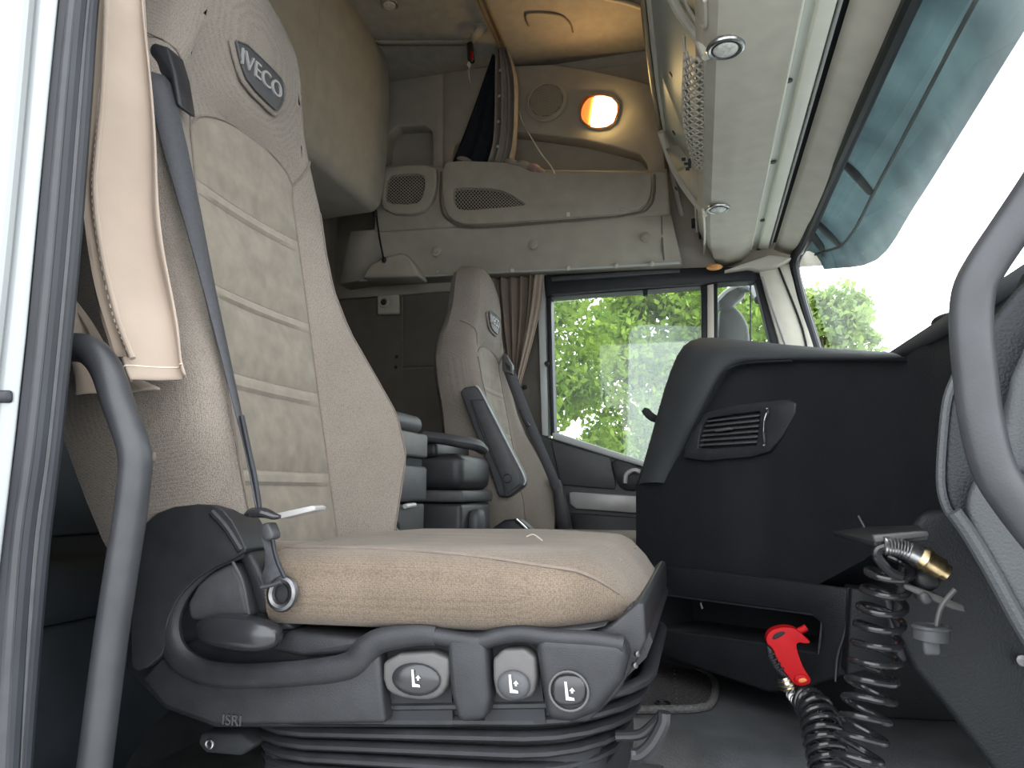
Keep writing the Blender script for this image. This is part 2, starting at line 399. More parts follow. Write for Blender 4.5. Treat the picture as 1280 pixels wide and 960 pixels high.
slab('quarter_seal', [(940, 336), (949, 338), (990, 470), (975, 470), (962, 425)], YF-.05, .06, 'seal', dr, bev=.004)
slab('quarter_seal', [(950, 345), (954, 345), (987, 440), (984, 440)], YF-.064, .02, 'silver_paint', dr, bev=.002)
disc('window_lock', P(684, 455, Y=YF-.055), (0, -1, 0), .009, .012, 'dark_void', dr, n=12)
slab('blind_clip', [(803, 360), (810, 360), (809, 369), (804, 369)], YF-.05, .02, 'dark_void', dr, bev=0)
wn = slab('window_2', [(688, 366), (880, 350), (880, 612), (795, 585), (688, 550)], YF-.004, .005, 'window_glass', bev=0)
setting(wn, 'side window of the driver door with trees behind', 'window')
wq = slab('window_3', [(896, 350), (945, 350), (985, 470), (896, 470)], YF-.004, .005, 'window_glass', bev=0)
setting(wq, 'small quarter window with the outside mirror behind', 'window')
fi = slab('painted_reflection', [(786, 420), (790, 410), (800, 406), (879, 408), (879, 600), (784, 570)], YF+.008, .002, 'film_and_reflection', bev=0)  # added hazy pane: reflection of the open doorway painted onto the glass
tag(fi, 'milky rectangular pane painting the reflected door opening on the driver side window', 'painted reflection')
fs = slab('window_shade', [(690, 366), (878, 352), (878, 358), (830, 363), (690, 379)], YF+.004, .003, 'film_and_reflection', bev=0)
fs.parent = dr; fs.matrix_parent_inverse = Matrix.Translation(-dr.location); fs.name = 'shade_strip'
# wall below/behind the door so that the cab is closed
cl = box('wall_door_side', (P(668, 400, Y=YF).x-.01, YF+.02, .0), (.76, YF+.06, .60), 'seal', bev=0); setting(cl, 'dark outer skin of the driver door', 'wall')

# ------------------------------------------------------------ near door opening: painted pillar and rubber seals
bp = thing('door_frame', (-.55, .45, .2), 'white painted door pillar with black rubber seals at the left edge', 'door frame'); setting(bp)
def vstrip(name, L, R, Y0, m, thick=.03, bev=.006):
    # L and R: lists of picture points from top to bottom
    loop = [P(a, b, Y=Y0) for a, b in L]+[P(a, b, Y=Y0) for a, b in R[::-1]]
    return prism(name, loop, (0, thick, 0), m, bp, bev, 3)
WL = [(-120, -160), (-120, 300), (-120, 700), (-120, 1200)]
WR = [(92, -160), (74, 0), (62, 120), (46, 290), (34, 420), (20, 550), (2, 700), (-40, 1100)]
loop = [P(a, b, Y=.428) for a, b in WR]+[P(a, b, Y=.428) for a, b in WL[::-1]]
prism('white_pillar', loop, (-.07, .05, .01), 'white_paint', bp, .006, 4)
tube('pillar_fold', [P(a, b, Y=.426) for a, b in ((50, -160), (36, 0), (18, 200), (0, 380), (-30, 640))], .006, 'white_paint', bp, ns=10)
slab('latch_plate', [(-20, 487), (10, 487), (10, 503), (-20, 503)], .424, .01, 'seal', bp, bev=.003)
def lerp2(a, b, t): return [(p[0]*(1-t)+q[0]*t, p[1]*(1-t)+q[1]*t) for p, q in zip(a, b)]
SL = [(90, -160), (74, 0), (60, 120), (45, 290), (33, 420), (18, 560), (-2, 700), (-14, 960), (-20, 1150)]
SR = [(140, -160), (121, 0), (113, 120), (100, 290), (88, 420), (74, 560), (58, 700), (36, 960), (26, 1150)]
loop = [P(a, b, Y=.44) for a, b in SL]+[P(a, b, Y=.455) for a, b in SR[::-1]]
prism('seal_base', loop, (-.08, .05, .01), 'seal', bp, .003)
for t, r, mm, yy in ((.18, .0085, 'seal', .440), (.38, .0055, 'handle_black', .440), (.57, .006, 'seal', .444), (.72, .0035, 'charcoal', .447), (.90, .005, 'seal', .453)):
    tube('seal_bead', [P(a, b, Y=yy) for a, b in lerp2(SL, SR, t)], r, mm, bp, ns=10, n=6)
# the side of the cab above and in front of the door opening (outside the picture)
rs = box('wall_left_upper', (-.62, .44, 1.60), (.45, .50, 2.2), 'white_paint', bev=.01); setting(rs, 'cab side above the door opening', 'wall')
rp = prism('trim_5', [(.42, .44, 1.62), (.36, .44, 1.62), (.52, .44, .85), (.60, .44, .2), (.80, .44, .2), (.66, .44, .85)], (0, .07, 0), 'white_paint', bev=.006)
setting(rp, 'near windscreen pillar in front of the door opening', 'pillar')

# sun visor fixed outside above the windscreen
rows = []
edge_in = [(1170, -22, 1.13), (1140, 0, 1.19), (1075, 143, 1.58), (1035, 232, 1.98), (1006, 300, 2.40), (1000, 322, 2.52)]
edge_out = [(1330, -40, 1.05), (1284, 30, 1.13), (1190, 182, 1.50), (1142, 258, 1.82), (1094, 326, 2.20), (1030, 337, 2.46)]
EI = spline([P(a, b, Y=y) for a, b, y in edge_in], 4); EO = spline([P(a, b, Y=y) for a, b, y in edge_out], 4)
for A, B in zip(EI, EO):
    A = A+Vector((.012, 0, .02))
    n = Vector((.0, 0, .03))
    rows.append([A, A.lerp(B, .3)+n*.7, A.lerp(B, .6)+n, A.lerp(B, .85)+n*.6, B])
v = thing('sun_visor', P(1140, 200, Y=1.8), 'smoky blue tinted sun visor outside above the windscreen', 'sun visor')
vp = loft('tinted_panel', rows, 'visor_tint', v, solid=.004)
E2 = [r[2] for r in rows]; tube('rib', [p-Vector((0, 0, .004)) for p in E2], .004, 'mirror_shell', v, n=5)
for k in (12, 16, 18):
    a = rows[k][0]; b = rows[k][2]
    tube('bracket', [a+Vector((0, -.12, .0)), b+Vector((0, .06, -.002))], .013, 'mirror_shell', v, n=0, flat=.4)
# outside mirror seen through the quarter window
mr = thing('outside_mirror', P(915, 400, Y=2.95), 'dark grey outside mirror with a bent arm behind the quarter window', 'mirror')
slab('mirror_head', [(897, 395), (903, 380), (918, 382), (930, 395), (937, 412), (938, 470), (896, 470)], 2.92, .12, 'mirror_shell', mr, bev=.02, k=1)
slab('arm', [(896, 372), (905, 362), (918, 356), (933, 358), (932, 368), (920, 378), (914, 384), (898, 386)], 2.88, .06, 'mirror_shell', mr, bev=.012)
tube('mount', [P(926, 362, Y=2.90), P(940, 360, Y=2.80), Vector((P(950, 372, Y=YF).x, YF+.03, P(950, 372, Y=YF).z))], .018, 'mirror_shell', mr)
tube('arm_edge', [P(a, b, Y=2.875) for a, b in ((896, 376), (908, 364), (922, 357))], .008, 'light_trim', mr)

# ------------------------------------------------------------ trees in the yard
def leafmat(name, c1, c2):
    m = bpy.data.materials.new(name); m.use_nodes = True; t = m.node_tree; t.nodes.clear()
    out = t.nodes.new('ShaderNodeOutputMaterial'); d = t.nodes.new('ShaderNodeBsdfDiffuse'); tl = t.nodes.new('ShaderNodeBsdfTranslucent')
    n = t.nodes.new('ShaderNodeTexNoise'); n.inputs['Scale'].default_value = 2.4; n.inputs['Detail'].default_value = 6
    co = t.nodes.new('ShaderNodeTexCoord'); t.links.new(co.outputs['Object'], n.inputs['Vector'])
    r = t.nodes.new('ShaderNodeValToRGB'); r.color_ramp.elements[0].position = .35; r.color_ramp.elements[1].position = .65
    r.color_ramp.elements[0].color = c1+(1,); r.color_ramp.elements[1].color = c2+(1,)
    t.links.new(n.outputs['Fac'], r.inputs['Fac']); t.links.new(r.outputs[0], d.inputs[0]); t.links.new(r.outputs[0], tl.inputs[0])
    x = t.nodes.new('ShaderNodeMixShader'); x.inputs[0].default_value = .45
    t.links.new(d.outputs[0], x.inputs[1]); t.links.new(tl.outputs[0], x.inputs[2]); t.links.new(x.outputs[0], out.inputs['Surface']); MATS[name] = m
leafmat('leaf', (.075, .14, .022), (.26, .36, .06))
leafmat('leaf_pale', (.16, .24, .08), (.32, .42, .14))
def leaves(n, blobs, size):
    c = rng.integers(0, len(blobs), n); B = np.array(blobs)
    d = rng.normal(size=(n, 3)); d /= np.linalg.norm(d, axis=1)[:, None]
    p = B[c, :3]+d*(B[c, 3]*(rng.random(n)**.45))[:, None]*np.array([1, 1, .85])
    a = rng.normal(size=(n, 3)); a /= np.linalg.norm(a, axis=1)[:, None]
    b = np.cross(a, rng.normal(size=(n, 3))); b /= np.linalg.norm(b, axis=1)[:, None]
    s = size*(.6+.8*rng.random(n))[:, None]
    V = np.stack([p+a*s, p+b*s*.55, p-a*s, p-b*s*.55], 1).reshape(-1, 3)
    return V
def tree(name, label, base, h, R, n, size, lm, group='trees in the yard', nb=170, low=.15):
    bx, by = base; t = thing(name, (bx, by, -1.3), label, 'tree', group)
    blobs = []
    for _ in range(nb):
        u = rng.random(); z = h*(low+(.92-low)*u); rr = R*math.sqrt(max(.35, 1-((u-.40)/.65)**2)); a = rng.random()*6.283; q = rr*math.sqrt(rng.random())*.85
        blobs.append((bx+q*math.cos(a), by+q*math.sin(a), -1.3+z, R*(.16+.14*rng.random())))
    V = leaves(n, blobs, size)
    me = bpy.data.meshes.new('foliage'); k = len(V)
    me.vertices.add(k); me.vertices.foreach_set('co', V.ravel()); me.loops.add(k); me.loops.foreach_set('vertex_index', np.arange(k))
    me.polygons.add(k//4); me.polygons.foreach_set('loop_start', np.arange(0, k, 4)); me.polygons.foreach_set('loop_total', np.full(k//4, 4)); me.update(); me.validate()
    me.materials.append(MATS[lm]); o = bpy.data.objects.new('foliage', me); COL.objects.link(o); child(o, t); o['kind'] = 'stuff'
    tube('trunk', [(bx, by, -1.32), (bx+.05, by, h*.2), (bx-.05, by+.05, h*.55), (bx+.03, by, h*.8-1.3)], [.13, .11, .07, .03], 'bark', t)
    parts = []
    for b in blobs[::5]:
        z0 = -1.3+(b[2]+1.3)*.55
        parts.append(tubegeo(spline([(bx, by, z0), ((bx+b[0])/2, (by+b[1])/2, (z0+b[2])/2-.05), b[:3]], 4), [.045-.004*i for i in range(9)], 5))
    V, Fc = join(parts); mk('branches', V, Fc, 'bark', t)
    return t
tree('tree', 'leafy green tree filling the rear half of the driver window', (-2.6, 8.2), 6.6, 2.1, 62000, .05, 'leaf', low=.05)
tree('tree', 'leafy green tree seen through the middle of the driver window', (-.3, 12.3), 7.0, 2.1, 56000, .06, 'leaf', low=.05)
tree('tree', 'pale green tree beside the windscreen pillar', (2.7, 15.4), 6.3, 1.45, 20000, .075, 'leaf_pale', low=.1)
tree('tree', 'dark green tree glimpsed through the quarter window', (.4, 18.4), 7.4, 1.5, 22000, .08, 'leaf', low=.05)

# ------------------------------------------------------------ seats
YC = .895                                    # middle of the near seat
ZT  = [.50, .56, .62, .68, .75, .81, .89, .96, 1.03, 1.10, 1.17, 1.22, 1.27, 1.32, 1.36, 1.395, 1.42, 1.432]
WO  = [.185, .215, .24, .262, .262, .245, .222, .213, .213, .213, .198, .172, .158, .150, .138, .112, .07, .025]
BU  = [.06, .07, .08, .09, .085, .065, .038, .024, .02, .02, .012, .004, .0, .0, .0, .0, .0, .0]
XI  = [-.531, -.542, -.554, -.565, -.579, -.59, -.605, -.618, -.632, -.645, -.650, -.643, -.638, -.638, -.642, -.650, -.662, -.680]
TH  = [.12, .13, .13, .13, .13, .13, .13, .13, .13, .125, .115, .11, .105, .10, .095, .085, .06, .03]
def xi(z): return float(np.interp(z, ZT, XI))
def wo(z): return float(np.interp(z, ZT, WO))
def bu(z): return float(np.interp(z, ZT, BU))
def wi_(z): return min(.128, wo(z)*.72)
def front(z, y):
    """x of the backrest front at height z, offset y from the middle"""
    a = abs(y); wi = wi_(z); W = wo(z); ridge = W-.032; b = bu(z)
    if a <= wi: return xi(z)-.008*(1-(a/wi)**2)*(1 if z < 1.17 else -1.2)
    if a <= ridge:
        t = (a-wi)/(ridge-wi); return xi(z)+b*math.sin(t*math.pi/2)**1.2
    t = min(1, (a-ridge)/(W-ridge)); return xi(z)+b-.045*(1-math.sqrt(max(0, 1-t*t)))
rows = []
zs = np.concatenate([np.linspace(.50, 1.36, 40), [1.38, 1.395, 1.41, 1.42, 1.428, 1.432]])
for z in zs:
    W = wo(z); wi = wi_(z); th = float(np.interp(z, ZT, TH)); r = []
    ys = [-W, -W+.003, -W+.011, -W+.02, -W+.032, -(W-.032+wi)/2, -wi-.012, -wi, -wi*.66, -wi*.33, 0]
    ys = ys+[-q for q in ys[-2::-1]]
    for y in ys: r.append((front(z, y), YC+y, z))
    xb = xi(z)-th
    mid = (front(z, W)+xb)/2
    r += [(mid, YC+W+.004, z), (xb+.02, YC+W-.008, z), (xb, YC+W*.8, z), (xb-.01, YC, z), (xb, YC-W*.8, z), (xb+.02, YC-W+.008, z), (mid, YC-W-.004, z)]
    rows.append(r)
seat = thing('passenger_seat', (-.35, YC, .236), 'near beige fabric seat with suede back panels and three grey buttons on its black base', 'seat')
br = loft('backrest', rows, 'fabric', seat, closed=True, cap=True)
def patch(name, z0, z1, m, par, lift=.004, wi=.1255, nz=8, ny=13, top=None, puff=.004):
    rows = []
    for i in range(nz+1):
        v = i/nz; r = []
        for j in range(ny+1):
            u = j/ny*2-1; y = wi*u
            zz = z0+(((top(u) if top else z1))-z0)*v
            ed = min(1, 4*min(v, 1-v), 3.5*(1-abs(u)))
            ed = max(ed, 0); x = front(zz, y)+.0006+lift*math.sqrt(ed)+puff*math.sin(math.pi*v)*(1-u*u)
            r.append((x, YC+y, zz))
        rows.append(r)
    return loft(name, rows, m, par)
insz = [.52, .628, .648, .752, .774, .872, .889, 1.010, 1.030]
for i in range(len(insz)-1):
    if i % 2 == 0: patch('back_panel', insz[i]+.0008, insz[i+1]-.0008, 'suede', br)
    else: patch('back_band', insz[i]+.0008, insz[i+1]-.0008, 'suede_light', br, puff=.001, nz=4)
patch('back_panel', 1.031, 1.16, 'suede', br, top=lambda u: 1.115+.048*(1-u*u)**.6+.012*u)
# seams
def on(z, y, e=.001): return (front(z, y)+e, YC+y, z)
for s in (-1, 1):
    tube('seam', [on(z, s*.127) for z in np.linspace(.52, 1.13, 24)], .0016, 'seam', br, ns=6, n=0)
    tube('seam', [on(z, s*(wo(z)-.03), .0012) for z in np.linspace(.54, 1.10, 24)], .0012, 'seam', br, ns=6, n=0)
    tube('seam', [on(1.13+.085*t, s*(.128+.055*t), .002) for t in np.linspace(0, 1, 8)], .0014, 'seam', br, ns=6, n=0)
tube('seam', [on(1.118+.048*max(0, (1-u*u))**.6+.012*u, u*.127) for u in np.linspace(-1, 1, 24)], .0016, 'seam', br, ns=6, n=0)
# badge on the headrest with its lettering
XB = front(1.25, 0)+.001
bl = [(-.070, 1.272), (.045, 1.274), (.060, 1.266), (.062, 1.245), (.048, 1.217), (.036, 1.213), (-.030, 1.217), (-.050, 1.235)]
lo = chaikin([(XB+.0, YC+a-.006, b) for a, b in bl], 1)
cc = Vector((XB, YC-.006, 1.246))
prism('badge_surround', [cc+(p-cc)*1.13+Vector((-.004, 0, -.003)) for p in lo], (.006, 0, 0), 'fabric', br, .003, 3)
bd = prism('badge', lo, (.006, 0, 0), 'charcoal', br, .002)
tube('badge_rim', [p+Vector((.006, 0, 0)) for p in lo], .0016, 'grey_plastic', br, n=0, closed=True, ns=6)
text('lettering', 'IVECO', .036, (XB+.0075, YC-.008, 1.246), (0, 1, 0), (0, 0, 1), 'silver_paint', br, ext=.0016)

# cushion: rounded block, side seam, sitting dip
def cushion(name, x0, x1, yc, w, zt, th, m, par, tilt=.0, back=None):
    rows = []
    for i in range(25):
        u = i/24; x = x0+(x1-x0)*u
        e = 1-(max(0, (u-.80)/.20))**2.4*.55       # nose rounds off at the front
        hw = w*(1-.34*max(0, (u-.72)/.28)**3)*(1 if back is None or x > back else .62); r = []
        top = zt+tilt*(u-.3)-.055*max(0, (u-.86)/.14)**2; bot = zt-th+tilt*(u-.3)+.010*max(0, (u-.72)/.28)**1.5
        for j in range(32):
            a = 2*math.pi*j/32; c, s = math.cos(a), math.sin(a); rn = max(0, (u-.55)/.45)**1.5
            yy = math.copysign(abs(c)**(.34+(.5 if s > 0 else .1)*rn), c); q = math.copysign(abs(s)**(.42+(.42 if s > 0 else .12)*rn), s)
            zz = (top+bot)/2+(top-bot)/2*q
            if s > 0: zz -= .012*max(0, 1-(abs(yy)/.8)**2)*(1 if u < .8 else (1-u)/.2)
            r.append((x, yc+hw*yy*(.985 if s < 0 else 1), zz))
        rows.append(r)
    o = loft(name, rows, m, par, closed=True, cap=True)
    return o, rows
cu, crow = cushion('seat_cushion', -.50, -.060, YC, .236, .566, .086, 'cushion_fabric', seat, tilt=.004, back=-.428)
seamp = []
for i in range(4, 24):
    t = max(0, (i-9)/14); jf = 16-(4.6-3.4*t**1.3); j0 = int(jf); f = jf-j0; cr_ = crow[i]
    p = Vector(cr_[j0]).lerp(Vector(cr_[j0+1]), f); n = Vector((0, p.y-YC, (p.z-.52)*3)).normalized(); seamp.append(p+n*.0012)
tube('seam', seamp, .0016, 'seam', cu, ns=6, n=2)
for y in (-.10, .10):
    tube('seam', [(-.40, YC+y, .557), (-.2, YC+y, .5575), (-.12, YC+y*.95, .553), (-.085, YC+y*.9, .546)], .0015, 'seam', cu, ns=6, n=4)
tube('thread', [P(a, b, Y=.9) for a, b in ((658, 671), (666, 668), (673, 672), (678, 676))], .0009, 'pale_webbing', seat, ns=5, n=3)

# black plastic base
Y0 = .664
base = slab('base_shell', [(158, 790), (250, 768), (330, 774), (368, 788), (430, 796), (640, 790), (762, 784), (798, 752), (806, 756), (808, 800), (795, 826), (772, 868), (735, 903), (560, 910), (270, 910), (205, 886), (158, 836)], Y0+.026, .42, 'black_plastic', seat, bev=.008, seg=3)
slab('hinge_core', [(160, 660), (205, 634), (262, 630), (290, 650), (322, 705), (345, 752), (368, 790), (250, 800), (160, 836)], Y0+.022, .03, 'black_plastic', seat, bev=.008, seg=3)
hc = slab('hinge_cover', [(172, 662), (205, 634), (262, 629), (284, 640), (308, 684), (306, 692), (255, 715), (224, 744), (206, 782), (210, 812), (175, 842), (160, 830)], Y0-.004, .05, 'black_plastic', seat, bev=.007, seg=3, k=1)
rim = [(306, 688), (262, 706), (228, 738), (212, 778), (220, 816), (250, 838), (300, 845), (380, 841), (436, 832), (458, 812), (478, 800), (520, 794), (545, 795)]
tube('rim', [P(a, b, Y=Y0+.004) for a, b in rim], [.007, .009, .011, .013, .014, .013, .0125, .0125, .013, .0135, .012, .010, .009], 'black_plastic', seat, ns=14, n=6, flat=.6, upv=(0, 1, 0))
slab('lower_cover', [(208, 815), (230, 842), (300, 852), (436, 845), (462, 822), (474, 815), (478, 872), (482, 905), (270, 908), (205, 885), (175, 848)], Y0+.002, .04, 'black_plastic', seat, bev=.005, seg=3)
slab('cover_lip', [(360, 788), (440, 797), (640, 788), (760, 783), (700, 800), (480, 806), (440, 818), (380, 822), (330, 812)], Y0+.010, .05, 'black_plastic', seat, bev=.006)
slab('post', [(556, 796), (606, 793), (612, 872), (606, 902), (572, 905), (562, 868)], Y0-.002, .04, 'black_plastic', seat, bev=.007, seg=3)
slab('front_block', [(666, 800), (680, 794), (772, 800), (788, 812), (778, 852), (748, 892), (715, 905), (682, 903)], Y0-.002, .06, 'black_plastic', seat, bev=.010, seg=4)
tube('rim', [P(a, b, Y=Y0+.006) for a, b in ((545, 795), (575, 800), (600, 802), (622, 796), (650, 792), (690, 797), (740, 800), (780, 806))], .008, 'black_plastic', seat, ns=12, n=5)
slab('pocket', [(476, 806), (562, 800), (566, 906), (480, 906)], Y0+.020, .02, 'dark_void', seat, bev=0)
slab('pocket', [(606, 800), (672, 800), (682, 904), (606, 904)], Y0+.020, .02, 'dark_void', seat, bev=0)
hp = slab('hinge_panel', [(236, 776), (232, 755), (246, 730), (262, 716), (290, 702), (302, 724), (312, 772)], Y0+.004, .04, 'charcoal', seat, bev=.006, seg=3)
tube('panel_edge', [P(a, b, Y=Y0+.001) for a, b in ((291, 702), (303, 728), (311, 768))], .0016, 'grey_plastic', hp, n=4, ns=6)
tube('ridge', [P(a, b, Y=Y0-.003) for a, b in ((266, 640), (284, 660), (302, 688))], .0045, 'black_plastic', seat, n=4)
slab('hinge_arm', [(298, 694), (312, 688), (330, 722), (343, 764), (322, 770), (312, 730)], Y0+.002, .04, 'black_plastic', seat, bev=.005)
c = P(299, 790, Y=Y0-.012)
ellipsoid('recline_handle', c, .047, .017, .0165, 'black_gloss', seat, pw=.78, ax=(Vector((1, 0, -.06)).normalized(), Vector((0, 1, 0)), Vector((.06, 0, 1)).normalized()))
def icon(c, s, par):
    """little white seat pictogram"""
    def q(pts): return [Vector((c.x+a*s, c.y, c.z+b*s)) for a, b in pts]
    prism('pictogram', q([(-.45, 1.), (-.2, 1.), (-.02, -.45), (.55, -.55), (.6, -.8), (-.3, -.8)]), (0, -.0006, 0), 'print_white', par, 0)
    prism('pictogram', q([(.25, -.1), (.45, -.1), (.45, .12), (.65, .12), (.35, .45), (.05, .12), (.25, .12)]), (0, -.0006, 0), 'print_white', par, 0)
b1 = slab('button_bezel', [(478, 818), (562, 814), (562, 852), (550, 872), (530, 877), (495, 872), (478, 860)], Y0+.003, .03, 'grey_plastic', seat, bev=.004, k=1, seg=3)
ellipsoid('button', P(520, 849, Y=Y0+.001), .0245, .006, .0148, 'black_gloss', seat); icon(P(519, 849, Y=Y0-.0055), .0085, seat)
b2 = slab('button_bezel', [(615, 812), (669, 810), (671, 860), (660, 875), (628, 878), (616, 862)], Y0+.003, .03, 'grey_plastic', seat, bev=.004, k=1, seg=3)
ellipsoid('button', P(642, 856, Y=Y0+.001), .0155, .006, .0128, 'charcoal', seat); icon(P(641, 856, Y=Y0-.0055), .0085, seat)
slab('button', [(690, 850), (702, 844), (724, 845), (733, 856), (731, 876), (720, 883), (700, 883), (690, 874)], Y0-.006, .012, 'black_gloss', seat, bev=.003, k=1); icon(P(711, 865, Y=Y0-.0065), .0085, seat)
ring('button_rim', P(711, 864, Y=Y0-.004), (0, -1, 0), .0165, .0012, 'grey_plastic', seat, xs=1.05, xdir=(1, 0, 0))
text('embossed_lettering', 'ISRI', .014, P(290, 901, Y=Y0+.0012), (1, 0, 0), (0, 0, 1), 'charcoal', seat, ext=.0008)
# front levers
for a, yy in ((790, .70), (801, .80)):
    q = P(a, 783, Y=yy); slab('front_lever', [(a-9, 762), (a, 756), (a+6, 790), (a+2, 812), (a-5, 806)], yy, .05, 'black_plastic', seat, bev=.005)
for q in ((778, 816), (775, 830)): disc('screw', P(*q, Y=Y0+.02)+Vector((.012, 0, 0)), (1, -1, 0), .003, .004, 'dull_steel', seat, n=10)
# bellows around the suspension, rib by rib
def rloop(x0, x1, y0, y1, r, zf, n=5):
    pts = []
    for cx, cy, a0 in ((x1-r, y0+r, -90), (x1-r, y1-r, 0), (x0+r, y1-r, 90), (x0+r, y0+r, 180)):
        for k in range(n+1):
            a = math.radians(a0+90*k/n); pts.append((cx+r*math.cos(a), cy+r*math.sin(a)))
    return [(x, y, zf(x)) for x, y in pts]
for i in range(7):
    ins = .002*i; xa, xb = -.49+ins, -.058-.009*i
    zl, zr = .402-.012*i, .436-.0165*i
    zf = lambda x, zl=zl, zr=zr: zl+(zr-zl)*((x+.49)/.43)**1.6 if x > -.49 else zl
    tube('bellows_rib', rloop(xa, xb, .690+ins, 1.12, .09, zf), .0085, 'black_plastic', seat, ns=10, n=0, closed=True, flat=.62)
box('bellows_core', (-.47, .705, .236), (-.10, 1.10, .42), 'dark_void', seat, bev=.05, seg=4)
slab('front_skirt', [(806, 772), (816, 802), (808, 822), (780, 850), (748, 893), (770, 862), (795, 826)], Y0+.07, .36, 'black_plastic', seat, bev=.008)
tube('height_bar', [P(a, b, Y=.72) for a, b in ((790, 944), (800, 943), (815, 930), (829, 905), (831, 890))], .0065, 'black_gloss', seat)
tube('height_bar', [P(a, b, Y=.735) for a, b in ((770, 920), (800, 918), (818, 904), (828, 892))], .005, 'black_gloss', seat)
box('seat_rail', (-.56, .69, .236), (-.02, .76, .29), 'blue_grey', seat, bev=.006)
slab('rail_bracket', [(250, 916), (300, 918), (318, 932), (300, 946), (256, 942), (246, 930)], .695, .04, 'dark_void', seat, bev=.004)
ring('bolt', P(262, 930, Y=.684), (0, -1, 0), .004, .0015, 'steel', seat)
# belt: guide at the shoulder, webbing, tongue, stop, anchor
slab('belt_guide', [(186, 58), (192, 52), (210, 58), (219, 88), (226, 134), (219, 132), (212, 100), (186, 86)], .705, .03, 'black_plastic', seat, bev=.004)
def ribbon(name, pts, widths, dirs, m, par, th=.0015):
    rows = []
    pp = spline(pts, 6); n = len(pp)
    for i, p in enumerate(pp):
        t = i/6; k = min(int(t), len(pts)-2); f = t-k
        w = widths[k]*(1-f)+widths[k+1]*f; d = (Vector(dirs[k])*(1-f)+Vector(dirs[k+1])*f).normalized()
        rows.append([p-d*w/2, p, p+d*w/2])
    return loft(name, rows, m, par, solid=th)
bp_ = [P(198, 92, Y=.70), P(218, 180, Y=.692), P(238, 260, Y=.690), P(262, 360, Y=.672), P(288, 470, Y=.660), P(310, 565, Y=.656), P(324, 640, Y=.652)]
ribbon('belt_webbing', bp_, [.030, .030, .026, .02, .016, .014, .014], [(.45, .55, 0), (.45, .55, 0), (.35, .75, 0), (.1, 1, 0), (-.1, 1, 0), (-.35, 1, 0), (-.4, 1, 0)], 'webbing', seat)
tube('belt_edge', [P(a, b, Y=.650) for a, b in ((302, 520), (313, 572), (319, 600), (325, 640))], .0028, 'seal', seat, n=4)
tg = tube('belt_tongue', [P(a, b, Y=.648) for a, b in ((308, 643), (316, 641), (330, 641), (342, 645), (350, 646))], [.004, .0085, .0085, .006, .003], 'black_gloss', seat, ns=12, flat=.62)
prism('tongue_blade', [P(a, b, Y=.650) for a, b in ((344, 642), (390, 632), (394, 634), (393, 638), (348, 649))], (0, .022, .0), 'silver_paint', tg, .0005)
bs = slab('belt_stop', [(326, 655), (335, 653), (341, 668), (340, 674), (331, 676), (326, 668)], .648, .016, 'charcoal', seat, bev=.002)
ribbon('lower_webbing', [P(332, 672, Y=.655), P(338, 690, Y=.656), P(341, 708, Y=.658), P(340, 722, Y=.655), P(344, 732, Y=.652)], [.009, .010, .017, .024, .022], [(.6, .6, 0), (.8, .5, 0), (1, .2, 0), (1, 0, 0), (1, 0, .2)], 'webbing', seat)
tube('webbing_fray', [P(a, b, Y=.649) for a, b in ((341, 675), (343, 688), (348, 705), (356, 722))], .0022, 'seal', seat, n=3)
ring('anchor_ring', P(353, 742, Y=.650), (0, -1, .1), .0135, .0042, 'dull_steel', seat, xs=.95, xdir=(1, 0, 0))
disc('anchor_bolt', P(349, 742, Y=.658), (0, -1, 0), .012, .004, 'dark_void', seat, n=16)
tube('anchor_strap', [P(a, b, Y=.648) for a, b in ((328, 734), (342, 731), (352, 727))], .0042, 'charcoal', seat, n=3, flat=.5)
# foam wear spots on the near bolster
for a, b, s in ((184, 510, .008), (193, 570, .006)):
    ellipsoid('worn_spot', P(a, b, Y=.640), s*.5, .004, s, 'seam' if s < .007 else 'rail', seat, 10, 8)

# the driver seat: the same backrest, its own cushion, armrest and belt
OFF = Vector((-.002, 1.305, -.082))
st2 = thing('driver_seat', Vector((-.35, YC, .236))+Vector((0, OFF.y, 0)), 'far beige fabric seat with a raised black armrest beside the trees in the window', 'seat')
def dupe(o, parent, off=None):
    c = o.copy(); COL.objects.link(c); c.parent = parent
    c.matrix_parent_inverse = Matrix.Translation(OFF-parent.location) if parent.type == 'EMPTY' else Matrix.Identity(4)
    if o.name.startswith('badge'): c.hide_render = False
    for ch in o.children: dupe(ch, c)
    return c
dupe(br, st2)
YD = YC+OFF.y
cushion('seat_cushion', -.52, .02, YD, .245, .500, .10, 'cushion_fabric', st2)
box('base_shell', (-.56, YD-.22, .30), (-.02, YD+.22, .41), 'black_plastic', st2, bev=.03, seg=3)
box('pedestal', (-.50, YD-.18, .236), (-.10, YD+.18, .31), 'dark_void', st2, bev=.01)
YA = YD-.285
ar = slab('armrest', [(574, 490), (580, 484), (594, 481), (601, 490), (654, 594), (655, 606), (636, 622), (622, 621), (616, 600)], YA, .05, 'charcoal', st2, bev=.008, seg=3)
slab('armrest_face', [(588, 500), (603, 499), (650, 594), (651, 605), (634, 618), (628, 600)], YA-.003, .01, 'charcoal', ar, bev=.003)
tube('armrest_edge', [P(a, b, Y=YA-.002) for a, b in ((595, 482), (602, 491), (630, 546), (655, 595), (655, 606))], .0022, 'light_trim', ar, n=4)
tube('armrest_gap', [P(a, b, Y=YA-.002) for a, b in ((604, 500), (588, 500), (600, 535), (628, 602), (632, 619))], .0016, 'dark_void', ar, n=0)
ring('armrest_knob', P(634, 598, Y=YA-.004), (0, -1, 0), .0115, .0016, 'black_plastic', ar)
slab('hinge_cover', [(612, 662), (630, 650), (648, 648), (662, 660), (672, 672), (680, 690), (605, 690)], YA+.02, .05, 'black_plastic', st2, bev=.008)
